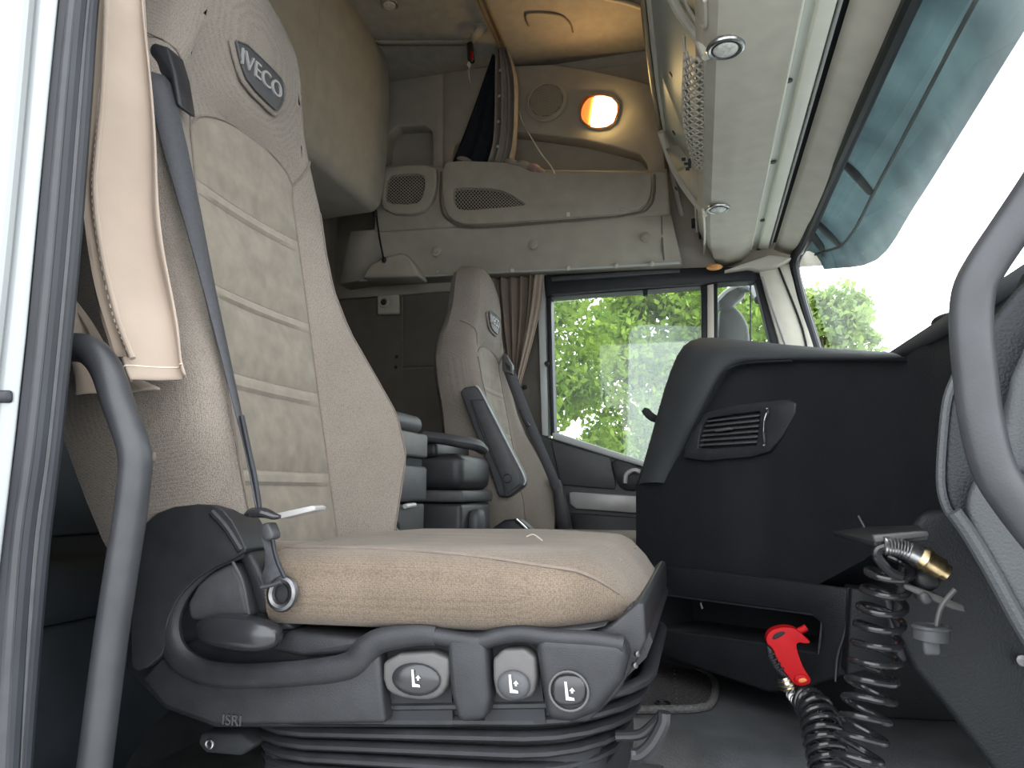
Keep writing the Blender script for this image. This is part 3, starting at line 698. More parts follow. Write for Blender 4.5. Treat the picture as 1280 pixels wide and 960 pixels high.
tube('hinge_trim', [P(a, b, Y=YA+.018) for a, b in ((645, 650), (656, 660), (668, 673))], .005, 'chrome', st2, n=4)
slab('belt_guide', [(627, 445), (631, 441), (640, 456), (641, 468), (628, 464)], YD+.10, .03, 'grey_plastic', st2, bev=.003)
slab('guide_slot', [(631, 452), (638, 458), (638, 464), (633, 461)], YD+.097, .01, 'dark_void', st2, bev=0)
db = [P(636, 462, Y=YD+.11), P(652, 505, Y=YD+.13), P(672, 553, Y=YD+.16), P(692, 600, Y=YD+.19), P(702, 630, Y=YD+.22), P(708, 670, Y=YD+.24)]
ribbon('belt_webbing', db, [.04, .04, .036, .034, .034, .034], [(1, .3, 0)]*6, 'webbing', st2)
tube('belt_tongue', [P(a, b, Y=YD+.13) for a, b in ((651, 512), (656, 526), (661, 533))], .007, 'black_gloss', st2)
slab('buckle_stalk', [(690, 598), (700, 600), (716, 670), (700, 675), (694, 650)], YD+.20, .04, 'black_plastic', st2, bev=.006)

# ------------------------------------------------------------ curtains
def curtain(name, label, rowsY, m, n=40, amp=.010, freq=6., lines=None, group=None):
    """lines: picture points of the left and the right edge from top to bottom, rowsY: their Y"""
    L, R = lines; rows = []
    Ls = spline([P(a, b, Y=rowsY[0]) for a, b in L], 6); Rs = spline([P(a, b, Y=rowsY[1]) for a, b in R], 6)
    for i, (a, b) in enumerate(zip(Ls, Rs)):
        r = []; 
        for j in range(n+1):
            u = j/n; p = a.lerp(b, u)
            p = p+Vector((0, -amp*math.sin(u*freq*2*math.pi+.25*math.sin(i*.35))*(.7+.3*math.sin(u*9)), 0))
            r.append(p)
        rows.append(r)
    return loft(name, rows, m, None, solid=.0025), rows
ct = thing('curtain', P(165, 480, Y=.56), 'tan curtain with a stitched hem hanging by the near door pillar', 'curtain', 'cab curtains')
o, rws = curtain('drape', '', (.555, .60), 'curtain', amp=.013, freq=1.15, lines=(
    [(128, -120), (126, 0), (118, 110), (112, 220), (116, 300), (130, 380), (150, 440), (164, 478)],
    [(184, -120), (187, 0), (194, 110), (203, 220), (211, 300), (222, 380), (233, 440), (241, 470)])); child(o, ct)
o, rws2 = curtain('hem', '', (.548, .556), 'curtain_dark', amp=.004, freq=1.1, n=16, lines=(
    [(120, -120), (122, 0), (112, 110), (106, 200), (106, 240), (112, 300), (124, 370), (146, 448)],
    [(132, -120), (133, 0), (128, 110), (120, 200), (118, 240), (126, 300), (143, 380), (166, 446)])); child(o, ct)
tube('hem_fold', [P(a, b, Y=.547) for a, b in ((136, -60), (134, 0), (129, 110), (123, 180), (119, 240), (127, 310), (145, 390), (166, 448))], .0028, 'curtain', ct, n=5)
dots = []
sp = spline([P(a, b, Y=.5455) for a, b in ((133, -20), (131, 0), (126, 110), (119, 180), (115, 240), (123, 310), (140, 390), (160, 442))], 14)
for i in range(0, len(sp)-1, 2): dots.append(tubegeo([sp[i], sp[i].lerp(sp[i+1], .9)], .0007, 5))
V, Fc = join(dots); s = mk('stitching', V, Fc, 'stitch', ct); s['kind'] = 'stuff'
tube('bottom_hem', [q+Vector((0, -.001, .0)) for q in rws[-4]], .0008, 'stitch', ct, n=0, ns=5)
ct2 = thing('curtain', P(110, 430, Y=.60), 'folded lower end of the tan curtain behind the near grab handle', 'curtain', 'cab curtains')
o, _ = curtain('drape', '', (.60, .62), 'curtain', amp=.006, freq=1.4, n=20, lines=(
    [(82, 376), (84, 400), (88, 440), (96, 470), (98, 494)], [(96, 378), (120, 412), (150, 460), (172, 474), (202, 488)])); child(o, ct2)
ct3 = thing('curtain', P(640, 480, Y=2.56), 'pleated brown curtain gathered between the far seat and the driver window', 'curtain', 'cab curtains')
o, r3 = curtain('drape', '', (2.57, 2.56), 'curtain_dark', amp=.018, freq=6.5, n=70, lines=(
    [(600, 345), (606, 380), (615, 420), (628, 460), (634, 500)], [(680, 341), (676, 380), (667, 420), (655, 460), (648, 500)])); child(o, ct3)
o, _ = curtain('drape_edge', '', (2.545, 2.545), 'curtain', amp=.004, freq=2, n=14, lines=(
    [(668, 342), (664, 380), (657, 420), (649, 460), (643, 490)], [(680, 341), (676, 380), (667, 420), (656, 460), (648, 490)])); child(o, ct3)

# ------------------------------------------------------------ grab handles
gh = thing('grab_handle', P(120, 960, Y=.50), 'thick black bent grab handle on the left beside the near seat base', 'grab handle', 'grab handles')
tube('bar', [P(a, b, Y=y) for a, b, y in ((60, 436, .52), (88, 434, .505), (112, 438, .50), (132, 460, .50), (148, 505, .50), (163, 545, .50), (169, 570, .50), (168, 600, .50), (160, 660, .50), (140, 790, .50), (118, 960, .50), (100, 1100, .50))], .0128, 'handle_black', gh, ns=18, n=8)
gh2 = thing('grab_handle', P(1215, 500, Y=.46), 'thick black bent grab handle on the right in front of the dashboard end', 'grab handle', 'grab handles')
tube('bar', [P(a, b, Y=y) for a, b, y in ((1345, 160, .46), (1298, 234, .46), (1262, 288, .46), (1232, 333, .46), (1217, 365, .46), (1214, 410, .46), (1219, 470, .46), (1227, 530, .46), (1242, 585, .46), (1266, 625, .46), (1310, 680, .46), (1360, 730, .46))], .0112, 'handle_black', gh2, ns=18, n=8)

# ------------------------------------------------------------ upper side shelf on the driver side
def frame(name, outer, inner, Y, thick, m, parent=None, bev=.004, kin=0, kout=0):
    """slab with one opening; outer and inner outlines have the same number of points"""
    A = [P(a, b, Y=Y) for a, b in outer]; B = [P(a, b, Y=Y) for a, b in inner]
    if kin: A = chaikin(A, 1); B = chaikin(B, 1)
    n = len(A); t = Vector((0, thick, 0)); V = A+B+[p+t for p in A]+[p+t for p in B]; Fc = []
    for i in range(n):
        k = (i+1) % n
        Fc += [[i, k, n+k, n+i], [2*n+i, 3*n+i, 3*n+k, 2*n+k], [i, 2*n+i, 2*n+k, k], [n+i, n+k, 3*n+k, 3*n+i]]
    return mk(name, V, Fc, m, parent, bev=bev, seg=3)
sh = thing('side_shelf', P(650, 300, Y=2.5), 'beige overhead side shelf with two mesh windows above the driver door', 'shelf')
frame('upper_panel', [(466, 140), (466, 79), (500, 77), (530, 75), (554, 74), (554, 140), (554, 214), (466, 214)],
      [(483, 180), (487, 166), (496, 158), (530, 156), (540, 164), (541, 180), (541, 206), (481, 206)], 2.50, .07, 'beige_wall', sh, bev=.008)
frame('upper_panel', [(554, 160), (554, 74), (600, 74), (640, 82), (690, 80), (740, 88), (790, 99), (832, 112), (834, 170), (834, 217), (700, 217), (554, 214)],
      [(566, 195), (568, 182), (580, 173), (640, 163), (680, 168), (730, 175), (770, 184), (800, 193), (808, 203), (810, 212), (700, 213), (566, 210)], 2.50, .07, 'beige_wall', sh, bev=.008)
slab('recess_back', [(470, 120), (836, 130), (836, 222), (470, 222)], 2.575, .01, 'beige_dark', sh, bev=0)
slab('shelf_body', [(467, 290), (472, 207), (834, 214), (838, 268)], 2.40, .16, 'beige_wall', sh, bev=.010, seg=3)
big = frame('pocket_front', [(552, 230), (554, 206), (562, 201), (600, 201), (642, 204), (670, 217), (740, 216), (812, 214), (815, 226), (812, 250), (795, 264), (700, 272), (600, 280), (572, 279), (556, 266)],
      [(566, 245), (567, 236), (570, 235), (590, 234), (612, 235), (628, 238), (638, 243), (645, 247), (652, 252), (657, 256), (640, 258), (615, 260), (590, 262), (575, 262), (568, 256)], 2.365, .03, 'beige_wall', sh, bev=.006, kin=1)
tube('pocket_groove', [P(a, b, Y=2.398) for a, b in ((551, 215), (551, 258), (562, 276), (590, 284), (700, 277), (790, 268), (812, 258), (818, 240), (818, 218))], .004, 'seam', sh, n=5)
sm = frame('pocket_front', [(474, 240), (477, 212), (490, 207), (544, 205), (546, 225), (541, 250), (525, 268), (480, 266)],
      [(481, 240), (484, 222), (492, 218), (529, 216), (531, 232), (527, 248), (518, 255), (482, 254)], 2.375, .03, 'beige_wall', sh, bev=.006, kin=1)
slab('mesh_backing', [(563, 231), (662, 236), (662, 264), (563, 265)], 2.39, .008, 'dark_void', sh, bev=0)
slab('mesh_backing', [(478, 214), (534, 214), (534, 258), (478, 258)], 2.395, .004, 'dark_void', sh, bev=0)
def bil(c, Y):
    q = [P(a, b, Y=Y) for a, b in c]
    return lambda u, v: (q[0].lerp(q[1], u)).lerp(q[3].lerp(q[2], u), v)
lattice('mesh', bil(((566, 232), (660, 240), (660, 259), (566, 263)), 2.372), 22, 6, .0014, 'beige_wall', sh)
lattice('mesh', bil(((482, 217), (531, 215), (529, 255), (482, 255)), 2.382), 11, 10, .0014, 'beige_wall', sh)
slab('clip', [(708, 265), (712, 265), (712, 270), (708, 270)], 2.36, .01, 'beige_trim', sh, bev=.001)
ring('clip', P(778, 262, Y=2.362), (0, -1, 0), .007, .0015, 'beige_dark', sh)
top = [(440, 292), (470, 290), (555, 285), (700, 276), (838, 268)]; bot = [(425, 352), (452, 348), (560, 341), (700, 334), (852, 325)]
rows = [[P(a, b, Y=2.47) + Vector((0, .1, 0)) for a, b in top], [P(a, b, Y=2.415) for a, b in top], [P(a*.55+c*.45, b*.55+d*.45, Y=2.43) for (a, b), (c, d) in zip(top, bot)], [P(a, b, Y=2.50) for a, b in bot], [P(a, b, Y=2.50)+Vector((0, .14, .0)) for a, b in bot]]
loft('header_panel', rows, 'beige_wall', sh, solid=.01)
tube('panel_joint', [P(a, b, Y=2.413) for a, b in top], .0035, 'seam', sh, n=4)
tube('panel_joint', [P(827, 270, Y=2.41), P(828, 300, Y=2.43), P(830, 325, Y=2.49)], .003, 'seam', sh, n=4)
tube('curtain_rail', [P(a, b, Y=2.50) for a, b in ((450, 350), (560, 343), (700, 336), (850, 328))], .0065, 'light_trim', sh, n=4, ns=6)
for q in ((548, 338), (640, 338), (710, 335), (770, 332), (815, 330)): ellipsoid('rail_clip', P(*q, Y=2.49), .009, .009, .009, 'beige_light', sh, 10, 8)
for q in ((546, 315), (667, 306), (807, 297)):
    c = P(*q, Y=2.423); disc('knob', c, (0, -1, 0), .018, .008, 'beige_wall', sh, bev=.002); disc('knob_cap', c+Vector((0, -.008, 0)), (0, -1, 0), .010, .006, 'beige_wall', sh, bev=.002)
slab('corner_fairing', [(452, 347), (462, 330), (478, 322), (500, 316), (508, 318), (516, 328), (524, 345)], 2.40, .10, 'beige_wall', sh, bev=.012, seg=3)

# loudspeaker and reading lamp
sp_ = thing('loudspeaker', P(683, 127, Y=2.5), 'round speaker grille in the side wall next to the glowing lamp', 'speaker')
c = P(683, 127, Y=2.497)
disc('rim', c, (0, -1, 0), .083, .006, 'beige_wall', sp_, 32, bev=.003)
disc('cone', c+Vector((0, -.0065, 0)), (0, -1, 0), .066, .002, 'seam', sp_, 32)
ring('ring', c+Vector((0, -.008, 0)), (0, -1, 0), .069, .004, 'beige_wall', sp_, 36)
lattice('grille', lambda u, v: c+Vector(((u-.5)*.132, -.010, (v-.5)*.132)), 14, 14, .0017, 'beige_dark', sp_, inside=lambda u, v: (u-.5)**2+(v-.5)**2 < .25, steps=2)
lp = thing('reading_lamp', P(748, 138, Y=2.5), 'lit amber reading lamp glowing on the side wall', 'lamp')
hl = [(724, 134), (727, 125), (735, 118), (750, 117), (764, 119), (773, 128), (773, 140), (768, 152), (760, 158), (746, 160), (734, 157), (725, 148)]
slab('housing', hl, 2.478, .025, 'amber', lp, bev=.006)
slab('rim', [(748+(a-748)*1.06, 138.5+(b-138.5)*1.06) for a, b in hl], 2.484, .014, 'beige_wall', lp, bev=.003)
slab('switch_side', [(727, 134), (734, 123), (743, 120), (740, 138), (737, 156), (731, 153), (726, 146)], 2.474, .010, 'lamp_amber', lp, bev=.003, k=1)
slab('lit_lens', [(743, 120), (754, 119.5), (764, 122), (770.5, 129), (770, 140), (766, 151), (758, 156), (746, 157.5), (738, 156), (740, 138)], 2.468, .014, 'lamp_glow', lp, bev=.004)
ld = bpy.data.lights.new('lamp_light', 'SPOT'); ld.energy = .5; ld.color = (1, .42, .11); ld.shadow_soft_size = .04; ld.spot_size = math.radians(140); ld.spot_blend = .8
lo_ = bpy.data.objects.new('lamp_light', ld); COL.objects.link(lo_); lo_.location = P(752, 136, Y=2.42)
lo_.rotation_euler = Vector((0, -.75, .65)).to_track_quat('-Z', 'Y').to_euler(); child(lo_, lp)

def roofz(y): return float(np.interp(y, [.8, 1.1, 1.55, 2.0, 2.3, 2.42], [2.28, 2.32, 2.335, 2.32, 2.285, 2.27]))
def R(px, py, e=.004):
    z = 2.28
    for _ in range(12): p = P(px, py, Z=z); z = roofz(p.y)-e
    return p
# bunk curtain bundle, white charging cable, strap
bc = thing('bunk_curtain', P(610, 200, Y=2.42), 'grey curtain bundle with dark lining hanging from the roof rail', 'curtain')
o, _ = curtain('lining', '', (2.44, 2.43), 'navy_cloth', amp=.012, freq=2.2, n=24, lines=([(619, 58), (606, 96), (590, 140), (575, 180), (566, 203)], [(630, 56), (626, 96), (622, 140), (618, 180), (612, 204)])); child(o, bc)
o, _ = curtain('drape', '', (2.40, 2.41), 'curtain_grey', amp=.02, freq=3.6, n=48, lines=([(620, 56), (619, 96), (618, 140), (616, 180), (610, 204)], [(634, 56), (646, 96), (647, 140), (645, 180), (640, 206)])); child(o, bc)
for q in ((625, 88), (624, 120), (623, 152), (622, 183)): ellipsoid('press_stud', P(*q, Y=2.385), .006, .004, .006, 'light_trim', bc, 8, 6)
cl_ = thing('folded_cloth', P(655, 206, Y=2.38), 'crumpled pinkish cloth tucked in the shelf under the bunk curtain', 'cloth')
for i, (a, b, rx, rz, mm) in enumerate(((640, 205, .035, .016, 'curtain_grey'), (655, 208, .036, .018, 'curtain_grey'), (668, 212, .03, .02, 'pink_cloth'), (676, 216, .022, .014, 'pink_cloth'), (582, 202, .036, .014, 'curtain_grey'))):
    ellipsoid('fold', P(a, b, Y=2.41), rx, .03, rz, mm, cl_, 14, 10, ax=(Vector((.9, 0, -.4)).normalized(), Vector((0, 1, 0)), Vector((.4, 0, .9)).normalized()))
wc = tube('charging_cable', [P(a, b, Y=y) for a, b, y in ((649, 139, 2.49), (653, 152, 2.48), (664, 172, 2.45), (677, 193, 2.42), (688, 207, 2.40), (694, 218, 2.38))], .0022, 'white_cord', ns=6)
tag(wc, 'thin white cable hanging down beside the bunk curtain', 'cable')
stp = thing('restraint_strap', P(560, 55, Y=2.44), 'pale webbing strap with a black buckle under the roof', 'strap')
YS = R(587, 50, .012).y
ribbon('webbing', [R(468, 54, .012), R(530, 54, .012), R(583, 53, .012), R(593, 46, .03), R(604, 34, .012)], [.032, .032, .032, .034, .036], [(0, 1, 0), (0, 1, 0), (.1, 1, 0), (.5, .8, 0), (.7, .7, 0)], 'pale_webbing', stp)
slab('buckle', [(583, 53), (590, 51), (592, 74), (589, 77), (584, 74)], YS, .02, 'black_gloss', stp, bev=.003)
slab('release_button', [(588, 64), (591, 64), (591, 73), (588, 73)], YS-.004, .01, 'red_plastic', stp, bev=.002)
slab('paper_tag', [(585, 77), (587, 77), (588.5, 81), (586.5, 85), (583.5, 81)], YS+.005, .003, 'paper', stp, bev=0)
tube('tag_string', [P(a, b, Y=YS+.006) for a, b in ((586, 84), (586, 95), (589, 107))], .0018, 'pale_webbing', stp, n=4, ns=5)
disc('anchor', R(600, 33, .001), (0, 0, -1), .024, .008, 'headliner', stp)
# roof details
rl = tube('roof_rail', [P(630, 58, Z=2.235), P(612, 17, Z=2.26), P(600, -12, Z=2.28), P(560, -100, Z=2.30)], .009, 'rail', ns=8, flat=.7); tag(rl, 'bronze coloured curtain rail running across the roof lining', 'rail')
rl2 = tube('roof_rail', [P(624, 58, Z=2.235), P(605, 17, Z=2.26), P(593, -12, Z=2.28), P(552, -100, Z=2.30)], .005, 'rail', ns=8); tag(rl2, 'thinner dark edge strip beside the bronze roof rail', 'rail')
ht = tube('hatch_outline', [R(a, b) for a, b in ((661, 32), (658, 24), (658, 18), (664, 16), (680, 16), (700, 19), (709, 25), (714, 32), (716, 40))], .0035, 'seam', ns=6); tag(ht, 'rounded outline of a small cover in the roof lining', 'roof cover')
rh = tube('roof_handle', [R(a, b, .01) for a, b in ((756, -2), (780, 3), (802, 10))], .007, 'beige_light', ns=8); tag(rh, 'thin pale handle on the roof lining above the lamp', 'handle')  # handle on the roof lining, modelled as one thin tube
dl = thing('roof_light', R(487, 4), 'small round chrome downlight in the roof above the bunk', 'light')
cc = R(487, 4, .002); disc('rim', cc, (0, 0, -1), .030, .008, 'steel', dl, bev=.003); disc('lens', cc-Vector((0, 0, .008)), (0, 0, -1), .021, .004, 'lens', dl, bev=.001)

# upper bunk folded against the rear wall
bk = thing('upper_bunk', P(474, 262, Y=2.45)+Vector((-.1, -.8, 0)), 'big beige upper bunk folded up behind the near seat', 'bunk')
ysp = P(381, 65, X=-1.12).y
prof = [(430, -16), (446, 10), (464, 36), (480, 62), (487, 90), (488, 130), (485, 190), (481, 235), (476, 258), (468, 266)]
lo = [P(a, b, Y=2.35) for a, b in prof]
lo += [Vector((-1.40, 2.35, lo[-1].z-.01)), Vector((-1.40, 2.35, lo[0].z+.02))]
prism('bunk_shell', lo, (0, -(2.35-ysp), 0), 'beige_wall', bk, .012, 3)
lo2 = [Vector((p.x+(.018 if i < 10 else 0), ysp-.004, p.z-(.0 if i < 10 else 0))) for i, p in enumerate(lo)]
prism('bunk_shell', lo2, (0, -(ysp-.62), 0), 'beige_wall', bk, .012, 3)
slab('latch', [(430, -4), (438, -2), (450, 16), (446, 20), (436, 8)], 2.33, .03, 'seal', bk, bev=.004)
sr = thing('support_cord', P(475, 300, Y=2.42), 'black support cord under the folded bunk', 'cord')
tube('cord', [P(a, b, Y=2.395) for a, b in ((470, 264), (474, 295), (480, 326))], .0035, 'seal', sr, n=3, ns=6)
ellipsoid('end_fitting', P(469, 266, Y=2.395), .009, .009, .016, 'seal', sr, 10, 8); ellipsoid('end_fitting', P(480, 325, Y=2.395), .009, .009, .012, 'seal', sr, 10, 8)
so = thing('wall_socket', P(482, 380, Y=YF), 'square beige wall fitting with a black centre behind the far seat', 'socket')
slab('plate', [(471, 366), (497, 366), (498, 392), (471, 393)], YF-.025, .027, 'beige_wall', so, bev=.008, seg=3)
ring('collar', P(480, 378, Y=YF-.027), (0, -1, 0), .017, .006, 'beige_dark', so); disc('centre', P(480, 378, Y=YF-.026), (0, -1, 0), .013, .006, 'dark_void', so, n=14)
hk = thing('coat_hook', P(656, 485, Y=YF), 'small dark hook on the wall beside the window post', 'hook')
disc('plate', P(657, 492, Y=YF-.004), (0, -1, 0), .02, .006, 'wall_dark', hk); ellipsoid('knob', P(656, 484, Y=YF-.02), .009, .012, .009, 'dark_void', hk, 10, 8)

# ------------------------------------------------------------ overhead console above the windscreen
ov = thing('overhead_console', (.1, 1.6, 1.45), 'beige overhead console with two round lamps and a storage net', 'console')
ZB = 1.45
E1 = [P(876, -10, Z=ZB), P(884, 60, Z=ZB), P(885, 150, Z=ZB), P(884, 250, Z=ZB), P(880, 318, Z=ZB), P(888, 335, Z=ZB)]
E2 = [P(1002, -10, Z=ZB), P(990, 60, Z=ZB), P(974, 150, Z=ZB), P(957, 250, Z=ZB), P(946, 316, Z=ZB), P(940, 333, Z=ZB)]
xr = E1[1].x; xf = E2[1].x
ysx = [.52, 1.0, 1.5, 2.0, 2.3, 2.45, 2.53, 2.57]
def ins(y): return max(0, (y-2.35)/.22)**2
rows = []
for y in ysx:
    k = ins(y)
    rows.append([(xr-.02+k*.02, y, ZB+.05+.02*k), (xr+.002+k*.02, y, ZB+.018), (xr+.018+k*.02, y, ZB+.004-.03*k), (xr+.06, y, ZB-.001-.035*k), ((xr+xf)/2, y, ZB-.003-.04*k), (xf-.03, y, ZB-.03*k), (xf, y, ZB), (xf, y, ZB+.05)])
loft('bottom_panel', rows, 'beige_trim', ov, solid=.01)
# blind cassette strips between console and header
def ystrip(name, x0, x1, z0, z1, m, th=.012, bev=.003):
    return prism(name, [(x0, .52, z0), (x1, .52, z1), (x1, .52, z1+th), (x0, .52, z0+th)], (0, 2.02, 0), m, ov, bev)
sx0, sx1, sx2 = P(990, 60, Z=1.455).x, P(1009, 60, Z=1.455).x, P(1030, 60, Z=1.455).x
sx3 = P(1042, 60, Z=1.455).x
ystrip('screw_channel', sx0+.002, sx1, 1.464, 1.464, 'greenwhite')
ystrip('channel_lip', sx0-.002, sx0+.005, 1.450, 1.450, 'pale_strip', .02)
ystrip('blind_cassette', sx1-.002, sx2, 1.452, 1.450, 'pale_strip', .03, .005)
ystrip('cassette_lip', sx2+.003, sx2+.009, 1.449, 1.449, 'light_trim', .03)
ystrip('cassette_gap', sx2-.002, sx3+.02, 1.470, 1.470, 'dark_void')
for q in ((984, 100), (965, 202), (952, 275), (947, 311)):
    disc('screw', P(*q, Z=1.463)+Vector((.003, 0, 0)), (0, 0, -1), .008, .004, 'charcoal', ov, n=12)
def downlight(q, par):
    c = P(*q, Z=ZB-.004)
    ring('lamp_rim', c, (0, 0, -1), .031, .005, 'steel', par); disc('lamp_bowl', c+Vector((0, 0, .001)), (0, 0, -1), .028, .003, 'charcoal', par)
    ellipsoid('lamp_lens', c-Vector((0, 0, .004)), .023, .023, .006, 'lens', par, 20, 10)
downlight((907, 60), ov); downlight((898, 261), ov)
# rear face: pale back panel, trim edge, arches, net
T = lambda y: Vector((-.075+.10*ins(y), y, 1.76)); Bm = lambda y: Vector((xr+.012, y, 1.475))
loft('back_panel', [[T(y), T(y).lerp(Bm(y), .5)+Vector((.055, 0, .0)), Bm(y)+Vector((.02, 0, 0))] for y in (.52, 1.2, 1.8, 2.3, 2.5)], 'greenwhite', ov, solid=.008)
loft('top_panel', [[(-.08, y, 1.765), (.40, y, 1.765)] for y in (.52, 2.54)], 'beige_dark', ov, solid=.01)
te = [P(806, -40, Z=1.76), P(812, 0, Z=1.76), P(818, 60, Z=1.76), P(825, 120, Z=1.76), P(835, 180, Z=1.745), P(842, 225, Z=1.70), P(852, 270, Z=1.62), P(868, 310, Z=1.53), P(888, 333, Z=1.455)]
tube('trim_edge', te, .0085, 'beige_light', ov, ns=10, n=6)
tube('gloss_edge', [p+Vector((-.016, 0, .008)) for p in te[:5]], .008, 'rail', ov, ns=10, n=6)
def arch(pts, r=.011): return tube('arch', [P(a, b, Z=z) for a, b, z in pts], r, 'beige_trim', ov, ns=10, n=6)
arch(((830, -30, 1.72), (845, 8, 1.66), (862, 34, 1.58), (876, 52, 1.50), (884, 70, 1.46)))
arch(((826, 165, 1.74), (838, 200, 1.68), (852, 228, 1.60), (866, 248, 1.53), (882, 268, 1.46)))
loft('divider', [[P(a, b, Z=z), P(a+e, b-f, Z=z+.01)] for a, b, z, e, f in ((832, 186, 1.70, 16, 6), (846, 214, 1.63, 14, 14), (860, 236, 1.56, 12, 26), (876, 258, 1.49, 6, 30))], 'beige_trim', ov, solid=.004)
tube('slot_edge', [P(a, b, Z=z) for a, b, z in ((881, 0, 1.47), (882, 18, 1.47), (880, 34, 1.475), (866, 20, 1.54), (856, 0, 1.60))], .004, 'beige_light', ov, n=4)
loft('pocket_cover', [[P(852, -20, Z=1.59), P(880, -20, Z=1.475)], [P(860, 5, Z=1.57), P(881, 5, Z=1.475)], [P(872, 24, Z=1.50), P(880, 28, Z=1.475)]], 'greenwhite', ov, solid=.004)
na, nb_, nc, nd = P(857, 45, Z=1.60), P(884, 72, Z=1.475), P(884, 212, Z=1.475), P(867, 190, Z=1.57)
def netf(u, v):
    p = na.lerp(nb_, u).lerp(nd.lerp(nc, u), v); return p+Vector((-.030*math.sin(math.pi*u)*(.4+.6*math.sin(math.pi*v))-.004, 0, -.016*math.sin(math.pi*u)))
lattice('storage_net', netf, 5, 18, .0030, 'beige_light', ov, ns=5, steps=3)
tube('net_edge', [netf(0, v) for v in np.linspace(0, 1, 9)], .004, 'beige_light', ov, n=3); tube('net_edge', [netf(1, v) for v in np.linspace(0, 1, 9)], .004, 'beige_light', ov, n=3)
for q, z in (((845, 92), 1.66), ((848, 165), 1.66), ((850, 235), 1.62)):
    disc('screw', P(*q, Z=z)+Vector((-.012, 0, 0)), (-1, 0, -.6), .008, .003, 'charcoal', ov, n=10)
tube('slot', [P(857, 62, Z=1.64), P(859, 120, Z=1.63), P(860, 170, Z=1.62)], .0018, 'dark_void', ov, n=0, ns=5)
for a, b, c, d in ((852, 197, 857, 201), (855, 203, 860, 206), (857, 209, 862, 213), (860, 198, 864, 210)):
    slab('sticker_mark', [(a, b), (c, b), (c, d), (a, d)], P(856, 205, Z=1.60).y-.03, .002, 'charcoal', ov, bev=0)
for i, (a, b) in enumerate(((868, 244), (872, 252), (876, 262))):
    tube('cable', [P(a, b, Z=1.56), P(a+2, b+22, Z=1.53), P(a+3, b+46, Z=1.50)], .004, ('light_trim', 'seal', 'light_trim')[i], ov, n=3, ns=6)
box('cable_plug', tuple(P(870, 279, Z=1.53)-Vector((.015, .02, .012))), tuple(P(870, 279, Z=1.53)+Vector((.015, .02, .012))), 'dark_void', ov, bev=.003)
tube('pocket_lip', [P(a, b, Z=z) for a, b, z in ((879, 262, 1.465), (881, 290, 1.46), (880, 318, 1.465))], .004, 'pale_strip', ov, n=3)
al = ellipsoid('marker_light', P(893, 334, Y=2.50), .028, .02, .010, 'marker_amber', ov)

# ------------------------------------------------------------ dashboard
ds = thing('dashboard', (.2, 1.3, .236), 'black grained dashboard with padded hood and side air vent', 'dashboard')
cols = [(795, 1.585, 606, 708), (815, 1.555, 560, 710), (838, 1.52, 505, 713), (870, 1.475, 458, 716), (905, 1.43, 456, 719), (960, 1.37, 452, 726), (1020, 1.29, 451, 732), (1080, 1.20, 450, 700), (1130, 1.12, 447, 664), (1165, 1.05, 424, 650), (1195, .97, 398, 640), (1225, .88, 374, 640), (1300, .70, 330, 640)]
cs = []
for i in range(len(cols)-1):
    for k in range(4):
        t = k/4; cs.append(tuple(np.array(cols[i])*(1-t)+np.array(cols[i+1])*t))
cs.append(cols[-1])
rows = []
for px, Y, t, b in cs:
    r = []
    for j in range(15):
        v = j/14; y = t+(b-t)*v
        bulge = .010*math.sin(math.pi*min(1, v*1.1))*min(1, max(0, (px-960)/120)) - .0*v
        r.append(P(px, y, Y=Y-bulge))
    a = r[-1]; r += [a+Vector((.03, .03, -.004)), a+Vector((.16, .12, .0))]
    r0 = r[0]; r = [r0+Vector((max(.02, .60-r0.x), .04, -.03)), r0+Vector((.06, .03, -.002)), r0+Vector((.012, .010, .003))]+r
    rows.append(r)
loft('dash_body', rows, 'dash', ds)
hs = [((838, 606), (796, 607), 1.545, 1.60), ((846, 585), (801, 588), 1.53, 1.60), ((866, 542), (813, 545), 1.48, 1.585), ((886, 500), (828, 487), 1.44, 1.57), ((903, 468), (844, 440), 1.415, 1.55), ((920, 457), (860, 423), 1.40, 1.54), ((945, 453), (885, 420), 1.37, 1.53), ((990, 451), (930, 426), 1.32, 1.56), ((1060, 450), (1000, 434), 1.22, 1.62), ((1130, 449), (1090, 445), 1.09, 1.72)]
rows = []
for (a, b), (c, d), Y, Yo in hs:
    I = P(a, b, Y=Y); O = P(c, d, Y=Yo); n = Vector((-.012, -.03, .006))
    rows.append([I+Vector((.02, .035, 0)), I+Vector((.002, .006, 0)), I+n*.5, I.lerp(O, .25)+n, I.lerp(O, .6)+n*.9, I.lerp(O, .88)+n*.45, O, O+Vector((.02, .03, -.008)), O+Vector((.10, .30, -.03))])
hp_ = loft('hood', rows, 'dash_hood', ds, sub=1)
tube('hood_seam', [P(a, b, Y=Y-.016) for (a, b), _, Y, _2 in hs[:8]], .0022, 'dash', ds, n=4, ns=6)
# dash top running to the windscreen and towards the driver
tp = loft('dash_top', [[(x, y, z-.02*abs(y-1.5)) for x, z in ((.30, .845), (.42, .85), (.60, .84), (.72, .80))] for y in (.56, .9, 1.3, 1.8, 2.3, 2.56)], 'dash_hood', ds, solid=-.02)
box('dash_core', (.20, 1.66, .30), (.66, 2.50, .82), 'dash', ds, bev=.03, seg=3)
ellipsoid('sensor_bump', P(1192, 402, Y=1.2), .03, .03, .014, 'dash', ds)
